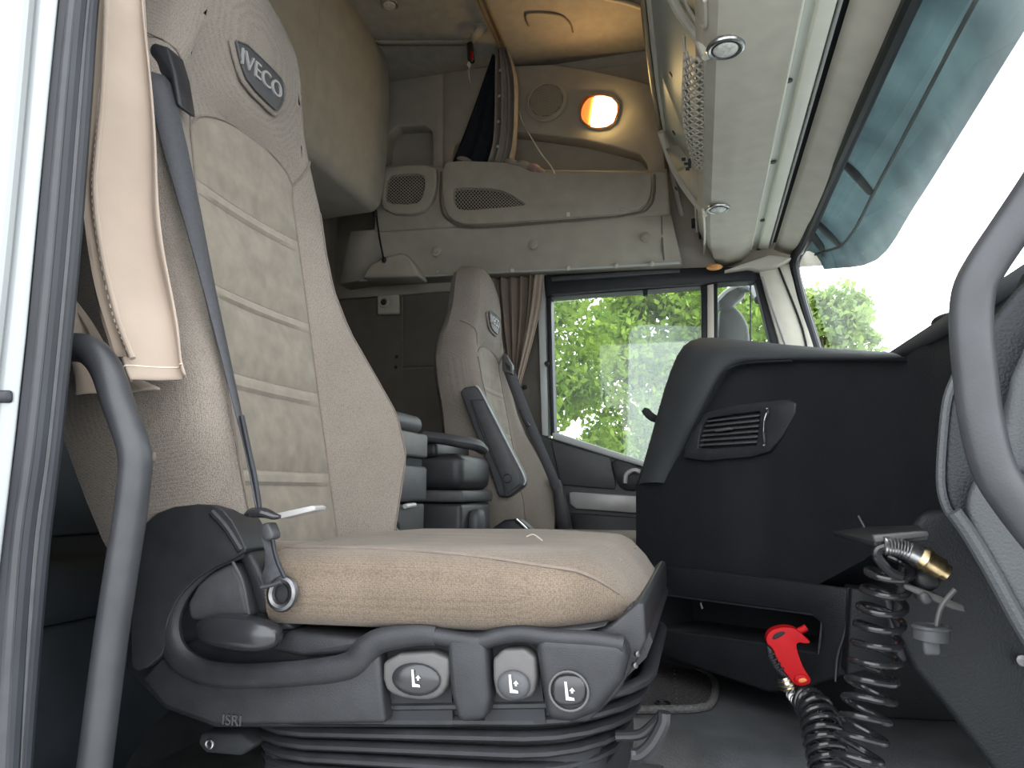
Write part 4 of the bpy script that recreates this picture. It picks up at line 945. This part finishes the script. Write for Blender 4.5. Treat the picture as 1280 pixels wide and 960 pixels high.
# generic plane through two picture points, vertical
def plane(a, ya, b, yb, off=0.):
    p0 = P(*a, Y=ya); p1 = P(*b, Y=yb); h = Vector((p1.x-p0.x, p1.y-p0.y, 0)).normalized(); n = Vector((h.y, -h.x, 0))
    if n.y > 0: n = -n
    p0 = p0+n*off
    def f(px, py, e=0.):
        d = FW+float(px-640)/F*RT+float(480-py)/F*UP; q = p0+n*e; return CAM+d*((q-CAM).dot(n)/d.dot(n))
    return f, n
pv, nv_ = plane((850, 560), 1.50, (995, 510), 1.335, .014)
vt = thing('air_vent', pv(920, 540), 'black air vent with horizontal slats in the dashboard', 'air vent')
def pframe(name, outer, inner, f, n, th, m, par, bev=.003):
    A = [f(*q) for q in outer]; B = [f(*q) for q in inner]; k = len(A); t = n*-th
    V = A+B+[p+t for p in A]+[p+t for p in B]; Fc = []
    for i in range(k):
        j = (i+1) % k
        Fc += [[i, j, k+j, k+i], [2*k+i, 3*k+i, 3*k+j, 2*k+j], [i, 2*k+i, 2*k+j, j], [k+i, k+j, 3*k+j, 3*k+i]]
    return mk(name, V, Fc, m, par, bev=bev, seg=2)
pframe('vent_frame', [(853, 572), (858, 555), (867, 533), (882, 516), (920, 506), (985, 499), (995, 504), (994, 516), (978, 545), (962, 564), (940, 571), (880, 576)],
       [(872, 560), (874, 546), (878, 532), (884, 523), (915, 518), (948, 514), (950, 516), (949, 526), (947, 545), (945, 557), (920, 559), (890, 561)], pv, nv_, .03, 'black_plastic', vt, .004)
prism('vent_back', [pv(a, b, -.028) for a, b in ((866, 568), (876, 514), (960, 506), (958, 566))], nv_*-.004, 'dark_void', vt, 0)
for i in range(6):
    t = (i+.5)/6
    a = (884-12*t, 524+36*t); b = (949-3*t, 516+40*t)
    A = pv(*a, -.003); B = pv(*b, -.003); dn = Vector((0, 0, -.0035))
    prism('vent_slat', [A+dn*.5, B+dn*.5, B-dn*.5, A-dn*.5], nv_*-.020+Vector((0, 0, .006)), 'charcoal', vt, .001)
prism('slat_tab', [pv(a, b, .004) for a, b in ((893, 537), (912, 534), (913, 537), (894, 540))], nv_*-.008, 'grey_plastic', vt, .001)
tube('thumbwheel', [pv(a, b, .003) for a, b in ((959, 510), (960, 516), (956, 525), (955, 540), (956, 552), (955, 557))], [.002, .003, .0035, .0035, .003, .002], 'black_gloss', vt, ns=8)
tube('wheel_trim', [pv(a, b, .008) for a, b in ((958, 516), (955, 526), (954, 540))], .0014, 'chrome', vt, n=4, ns=6)
for q in ((959, 511), (955, 557)): ellipsoid('trim_dot', pv(*q, .006), .0028, .0028, .0032, 'chrome', vt, 8, 6)

# lower centre panel with storage recess
pl, nl = plane((812, 760), 1.53, (1062, 780), 1.24)
lo_p = thing('lower_console', pl(930, 860), 'black lower console with an open storage recess behind the red air gun', 'console')
pframe('front_panel', [(803, 760), (804, 706), (870, 712), (940, 720), (1010, 729), (1064, 736), (1064, 790), (1060, 842), (1000, 862), (960, 865), (880, 838), (805, 812)],
       [(812, 765), (813, 742), (860, 747), (930, 756), (990, 764), (1012, 768), (1025, 778), (1027, 795), (1022, 818), (970, 806), (890, 794), (812, 786)], pl, nl, .012, 'dash', lo_p, .004)
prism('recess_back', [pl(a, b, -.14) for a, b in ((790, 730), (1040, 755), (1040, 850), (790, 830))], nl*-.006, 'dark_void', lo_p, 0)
for c0, c1 in (((812, 742), (1020, 770)), ((812, 786), (1020, 818))):
    A, B = pl(*c0), pl(*c1); prism('recess_wall', [A, B, B-nl*.14, A-nl*.14], (0, 0, .003), 'black_plastic', lo_p, 0)
A, B = pl(1026, 776), pl(1022, 818); prism('recess_wall', [A, B, B-nl*.14, A-nl*.14], (.003, 0, 0), 'black_plastic', lo_p, 0)
a0, a1 = pl(795, 760, -.15), pl(1064, 780, -.15); b0, b1 = pl(800, 760, -.05), pl(1062, 780, -.05)
prism('console_body', [Vector((q.x, q.y, .236)) for q in (a0, a1, Vector((.62, 1.45, 0)), Vector((.62, 1.72, 0)), a0+Vector((.05, .12, 0)))], (0, 0, .26), 'dash', lo_p, .005)
A, B = pl(806, 742), pl(806, 786); prism('recess_wall', [A, B, B-nl*.14, A-nl*.14], (-.003, 0, 0), 'black_plastic', lo_p, 0)
tube('latch', [pl(a, b, -.05) for a, b in ((878, 761), (876, 753), (882, 749), (898, 751))], .003, 'dull_steel', lo_p, n=3, ns=6)
slab('side_panel', [(1064, 735), (1088, 738), (1112, 742), (1128, 826), (1100, 836), (1058, 845)], 1.21, .06, 'dash', lo_p, bev=.004)
tube('loose_wire', [pl(a, b, .006) for a, b in ((1061, 735), (1060, 760), (1056, 790), (1047, 820), (1044, 852))], .0016, 'charcoal', lo_p, n=5, ns=6)
slab('grey_strip', [(1104, 740), (1112, 742), (1134, 826), (1124, 828)], 1.12, .02, 'charcoal', lo_p, bev=.002)

# near end of the dashboard
de = thing('dash_end', P(1240, 700, Y=.62), 'dark grained end panel of the dashboard behind the right grab handle', 'panel')
prism('knee_panel', [P(a, b, Y=.98) for a, b in ((1128, 672), (1152, 640), (1192, 636), (1215, 672), (1250, 730), (1330, 860), (1330, 1010), (1260, 990), (1215, 930), (1175, 878), (1140, 838), (1112, 775))], (.03, .10, 0), 'dash', de, .010, 3)
prism('end_cover', chaikin([P(a, b, Y=.645) for a, b in ((1183, 500), (1196, 462), (1228, 410), (1280, 345), (1360, 280), (1360, 930), (1280, 795), (1235, 716), (1200, 655), (1184, 638), (1176, 605), (1178, 550))], 1), (.065, .16, 0), 'dash', de, .010, 4)
tube('edge_bead', [P(a, b, Y=.648) for a, b in ((1196, 468), (1184, 500), (1178, 552), (1176, 604), (1184, 636), (1200, 654))], .0035, 'dash_hood', de, n=5, ns=8)
prism('inner_cover', chaikin([P(a, b, Y=.628) for a, b in ((1210, 660), (1205, 630), (1215, 600), (1240, 560), (1262, 480), (1300, 400), (1360, 360), (1360, 900), (1285, 790), (1240, 710))], 1), (.012, .03, 0), 'dash_hood', de, .008, 3)
slab('window_pad', [(1268, 470), (1300, 400), (1360, 360), (1360, 596), (1262, 590), (1256, 540)], .620, .012, 'dash_hood', de, bev=.006)
tube('cover_ridge', [P(a, b, Y=.63) for a, b in ((1192, 640), (1212, 668), (1240, 715), (1270, 770), (1300, 820))], .006, 'dash_hood', de, n=4, ns=10)
disc('screw', P(1277, 825, Y=.97), (0, -1, 0), .007, .004, 'dull_steel', de, n=12)
disc('screw', P(1276, 606, Y=.612), (0, -1, 0), .004, .003, 'steel', de, n=12)
lg = thing('dash_ledge', P(1110, 668, Y=.95), 'thin grey ledge with a pale lip under the dashboard', 'ledge')
prism('plate', [P(1040, 664, Y=1.08), P(1085, 658, Y=1.08), P(1148, 656, Y=.90), P(1160, 668, Y=.845), P(1092, 676, Y=.86)], (0, 0, -.006), 'black_plastic', lg, .001)
slab('lip', [(1091, 669), (1150, 664), (1161, 664), (1163, 671), (1094, 679)], .845, .012, 'grey_plastic', lg, bev=.002)
tube('support', [P(1073, 645, Y=1.08), P(1081, 660, Y=1.07)], .0015, 'charcoal', lg, n=0)

# ------------------------------------------------------------ air gun, coiled hose and couplings
ag = thing('air_gun', P(990, 860, Y=1.18), 'bright red plastic air blow gun with black grip', 'air gun')
YG = 1.17
body = [(957, 803), (959, 793), (966, 787), (978, 784), (992, 785), (1000, 790), (1007, 797), (1014, 803), (1008, 805), (999, 803), (995, 806), (999, 822), (1006, 838), (1014, 849), (1012, 855), (1003, 858), (993, 856), (986, 846), (977, 836), (969, 820), (967, 812)]
inner_h = None
pb = slab('gun_body', body, YG, .026, 'red_plastic', ag, bev=.007, seg=4, k=1)
slab('gun_loop_opening', [(965, 798), (969, 792), (978, 789), (983, 791), (976, 796), (968, 800)], YG-.0015, .029, 'dark_void', ag, bev=.002, k=1)
tube('nozzle', [P(a, b, Y=YG+.012) for a, b in ((996, 790), (1003, 787), (1008, 784))], .005, 'red_plastic', ag, n=3)
slab('outlet_lip', [(991, 845), (1006, 842), (1014, 850), (1006, 857), (994, 856)], YG-.002, .01, 'red_plastic', ag, bev=.004, k=1)
slab('outlet', [(998, 849), (1006, 847), (1010, 851), (1004, 854), (998, 853)], YG-.004, .006, 'amber', ag, bev=.001, k=1)
gp = slab('grip', [(958, 806), (966, 811), (970, 824), (980, 838), (988, 848), (977, 847), (967, 836), (960, 822)], YG+.002, .022, 'black_plastic', ag, bev=.004, seg=3)
for t in range(4): tube('grip_rib', [P(961+4*t, 820+6*t, Y=YG-.001), P(968+4*t, 817+6*t, Y=YG-.002)], .0016, 'seal', ag, n=0, ns=6)
tube('coupling', [P(a, b, Y=YG+.012) for a, b in ((980, 846), (984, 855), (987, 863))], [.010, .0115, .009], 'steel', ag, ns=12)
for t in range(3): ring('coupling_ring', P(981+2.2*t, 849+5*t, Y=YG+.012), P(987, 863, Y=YG)-P(980, 846, Y=YG), .0115, .0012, 'brass', ag, n=16)
def coil(path, R_, turns, r, per=20, n=14):
    sp = spline(path, n); L = [0]
    for a, b in zip(sp, sp[1:]): L.append(L[-1]+(b-a).length)
    out = []; N = turns*per
    for i in range(N+1):
        s = L[-1]*i/N; k = min(max(0, int(np.searchsorted(L, s))-1), len(sp)-2); f = (s-L[k])/max(1e-9, L[k+1]-L[k])
        p = sp[k].lerp(sp[k+1], min(1, f)); t = (sp[k+1]-sp[k]).normalized(); u = (Vector((0, 1, 0))-t*t.y).normalized(); v = t.cross(u)
        a = 2*math.pi*i/per; rr = R_(i/N) if callable(R_) else R_
        out.append(p+u*math.cos(a)*rr+v*math.sin(a)*rr)
    return out
h1 = coil([P(a, b, Y=y) for a, b, y in ((1114, 704, .86), (1106, 740, .87), (1098, 790, .88), (1090, 850, .88), (1080, 905, .87), (1068, 960, .86), (1058, 1010, .85))], lambda t: .0205+.003*math.sin(t*3), 13, .0048)
h2 = coil([P(a, b, Y=y) for a, b, y in ((1008, 878, 1.02), (1018, 885, 1.0), (1026, 905, .98), (1032, 935, .96), (1040, 970, .94), (1046, 1010, .92))], lambda t: .016+.005*min(1, t*3), 13, .0048)
start = [P(a, b, Y=.845) for a, b in ((1108, 684), (1098, 688), (1097, 696), (1104, 706), (1114, 716), (1128, 722))]
ho = thing('coiled_hose', P(1080, 950, Y=.88), 'glossy black coiled air hose hanging under the dashboard', 'hose')
tube('lead_in', start, .0052, 'hose', ho, ns=10)
V, Fc = tubegeo(h1, .0037, 10); mk('long_coil', V, Fc, 'hose', ho)
V, Fc = tubegeo(h2, .0040, 10); mk('gun_coil', V, Fc, 'hose', ho)
tube('gun_lead', [P(987, 862, Y=YG+.012), P(992, 872, Y=YG-.01), P(1000, 880, Y=1.08), P(1008, 880, Y=1.03)], .0055, 'hose', ho)
sp2 = coil([P(987, 864, Y=YG+.012), P(991, 871, Y=YG-.005), P(998, 879, Y=1.10)], .0068, 7, .0013, per=14)
V, Fc = tubegeo(sp2, .0013, 6); mk('kink_spring', V, Fc, 'steel', ho)
cp = thing('hose_coupling', P(1160, 700, Y=.84), 'spring and worn brass hose coupling plugged in below the ledge', 'coupling')
sp3 = coil([P(1104, 682, Y=.845), P(1120, 684, Y=.845), P(1138, 690, Y=.845)], .0085, 9, .0016, per=14)
V, Fc = tubegeo(sp3, .0017, 6); mk('spring', V, Fc, 'steel', cp)
tube('inner_hose', [P(1104, 682, Y=.845), P(1120, 684, Y=.845), P(1140, 690, Y=.845)], .0065, 'hose', cp)
tube('collar', [P(1135, 688, Y=.845), P(1150, 696, Y=.845)], .0100, 'steel', cp, n=3, ns=12)
tube('brass_body', [P(1149, 695, Y=.845), P(1156, 699, Y=.845), P(1160, 702, Y=.845), P(1176, 712, Y=.845)], [.011, .013, .0115, .0115], 'brass', cp, n=4, ns=12)
tube('valve_end', [P(1174, 711, Y=.845), P(1184, 717, Y=.845)], .009, 'brass', cp, n=2, ns=12)
slab('socket_body', [(1142, 716), (1160, 712), (1180, 722), (1176, 736), (1160, 742), (1146, 734)], .86, .05, 'black_plastic', cp, bev=.006)
prism('bracket_plate', [P(a, b, Y=.85) for a, b in ((1130, 728), (1150, 735), (1206, 756), (1208, 766), (1190, 762), (1130, 736))], (0, .04, .0), 'grey_plastic', cp, .002)
slab('plate_edge', [(1150, 742), (1160, 740), (1168, 752), (1158, 758), (1152, 752)], .845, .03, 'charcoal', cp, bev=.003)
dc = thing('dust_cap', P(1165, 800, Y=.83), 'grey rubber dust cap hanging on its tether near the coiled hose', 'cap')
tube('tether', [P(a, b, Y=.832) for a, b in ((1194, 737), (1184, 748), (1176, 760), (1172, 775), (1171, 786))], .0026, 'grey_plastic', dc, ns=8)
tube('cap', [P(1164, 782, Y=.83), P(1164, 800, Y=.83)], .0165, 'charcoal', dc, n=2, ns=18)
slab('cap_tab', [(1153, 800), (1177, 800), (1177, 820), (1156, 820)], .822, .010, 'charcoal', dc, bev=.003)
ring('cap_rim', P(1164, 784, Y=.83), (0, 0, 1), .0160, .0022, 'charcoal', dc, n=20)

# ------------------------------------------------------------ floor mat, boxes between the seats, steering wheel
fm = thing('floor_mat', P(850, 865, Z=.24), 'dark carpet floor mat with a grey bound edge on the engine tunnel', 'mat')
ml = [(720, 812), (812, 820), (826, 822), (884, 844), (895, 856), (893, 878), (882, 889), (812, 890), (700, 892)]
loop = chaikin([P(a, b, Z=.239) for a, b in ml], 1)
prism('carpet', loop, (0, 0, .006), 'carpet', fm, .002)
tube('bound_edge', [p+Vector((0, 0, .004)) for p in loop], .007, 'carpet_edge', fm, n=0, closed=True, ns=8)
ring('eyelet', P(828, 879, Z=.246), (0, 0, 1), .012, .003, 'seal', fm, n=18)
V, Fc = join([tubegeo([P(842+.4*k, 838+k*5, Z=.2465), P(844+.4*k, 838+k*5, Z=.2465)], .0014, 5) for k in range(9)]); s = mk('stitching', V, Fc, 'grey_plastic', fm); s['kind'] = 'stuff'
X2 = P(577, 600, Y=1.62).x; Yb = P(614, 600, X=X2).y; X2b = X2-.32
sb = thing('storage_box', (X2-.16, 1.75, .236), 'black plastic storage box with a handled lid between the seats', 'storage box')
za, zb, zc_, zd = P(577, 566, Y=1.62).z, P(577, 612, Y=1.62).z, P(577, 629, Y=1.62).z, .236
box('upper_body', (X2b, 1.62, zb), (X2, Yb, za), 'black_plastic', sb, bev=.025, seg=4)
box('band', (X2b-.004, 1.616, zc_+.002), (X2+.004, Yb+.004, zb-.002), 'charcoal', sb, bev=.006)
box('lower_body', (X2b, 1.62, zd), (X2, Yb, zc_), 'black_plastic', sb, bev=.012, seg=3)
zt = P(577, 553, Y=1.62).z
box('lid', (X2b-.01, 1.61, za-.01), (X2-.06, Yb, zt+.008), 'black_plastic', sb, bev=.012, seg=3)
tube('lid_handle', [P(530, 546, Y=1.60), P(555, 549, Y=1.60), P(575, 552, Y=1.60), P(594, 556, Y=1.64), P(603, 562, Y=1.70)], [.018, .018, .02, .02, .016], 'charcoal', sb, ns=12, flat=.75)
ellipsoid('latch_knob', P(596, 655, X=X2+.012), .018, .032, .036, 'charcoal', sb, pw=.7)
cb = thing('cool_box', P(518, 680, Y=1.38), 'grey padded cool box right behind the near seat back', 'cool box')
X1 = P(530, 560, Y=1.45).x
def cbx(name, y0, y1, m, e=0., bev=.006, dx=0): return box(name, (X1-.26, 1.27-e, P(530, y1, Y=1.45).z), (X1+e+dx, 1.46+e, P(530, y0, Y=1.45).z), m, cb, bev=bev, seg=3)
cbx('pad', 520, 543, 'charcoal', .0, .018, -.004); cbx('grey_rim', 543, 573, 'grey_plastic', .004, .006); cbx('dark_gap', 573, 583, 'dark_void', -.006, 0)
cbx('body', 583, 627, 'charcoal', .004, .008); cbx('drawer', 629, 832, 'black_plastic', .0, .006)
tube('drawer_handle', [P(506, 633, X=X1+.004), P(518, 631, X=X1+.004)], .005, 'light_trim', cb, n=0, ns=8)
hb = thing('buckle_stalk', P(495, 680, Y=1.16), 'black and chrome belt buckle stalk behind the near cushion', 'buckle')
tube('stalk', [P(a, b, Y=1.165) for a, b in ((470, 690), (480, 672), (488, 660), (486, 656))], .016, 'black_gloss', hb, ns=10)
tube('chrome_edge', [P(a, b, Y=1.148) for a, b in ((486, 655), (494, 662), (502, 674), (506, 684))], .005, 'chrome', hb, ns=8)
slab('clip', [(498, 682), (508, 674), (514, 678), (516, 686), (498, 688)], 1.15, .02, 'charcoal', hb, bev=.003)
sw = thing('steering_wheel', (-.10, 2.22, .72), 'black steering wheel rim peeking out behind the dashboard hood', 'steering wheel')
cw = Vector((-.02, 2.18, .74)); ax = Vector((-.75, 0, .66)).normalized(); uu = Vector((0, 1, 0)); vv = ax.cross(uu)
tube('rim', [cw+uu*math.cos(a)*.225+vv*math.sin(a)*.225 for a in np.linspace(0, 2*math.pi, 40, endpoint=False)], .016, 'black_plastic', sw, n=0, closed=True, ns=10)
ellipsoid('hub', cw-ax*.02, .07, .07, .03, 'black_plastic', sw, ax=(uu, vv, ax))
for a in (.2, 2.94, 4.71): tube('spoke', [cw-ax*.02, cw+uu*math.cos(a)*.22+vv*math.sin(a)*.22], .014, 'black_plastic', sw, n=0, flat=.5)
tube('column', [cw-ax*.02, cw-ax*.17], .03, 'black_plastic', sw, n=0)
st_ = tube('control_stalk', [P(804, 512, Y=1.62), P(808, 515, Y=1.62), P(816, 522, Y=1.62), P(836, 530, Y=1.64)], [.006, .009, .009, .006], 'dark_void', ns=8); tag(st_, 'small black knob sticking out beside the dashboard hood', 'knob')
# seat pedestal and lower bunk behind the seats
sp4 = box('seat_pedestal', (-.78, .56, .0), (-.06, 1.12, .236), 'rubber', bev=.01); tag(sp4, 'dark box under the near seat standing in the footwell', 'pedestal')
lb = thing('lower_bunk', (-1.2, 1.5, .0), 'dark lower bunk base along the rear wall', 'bunk')
box('bunk_base', (-1.41, .53, .02), (-.95, 2.55, .42), 'blue_grey', lb, bev=.01); box('back_board', (-1.415, .54, .52), (-1.385, 2.56, 1.30), 'blue_grey', lb, bev=.008); box('mattress', (-1.41, .54, .42), (-.93, 2.54, .52), 'blue_grey', lb, bev=.03, seg=3)
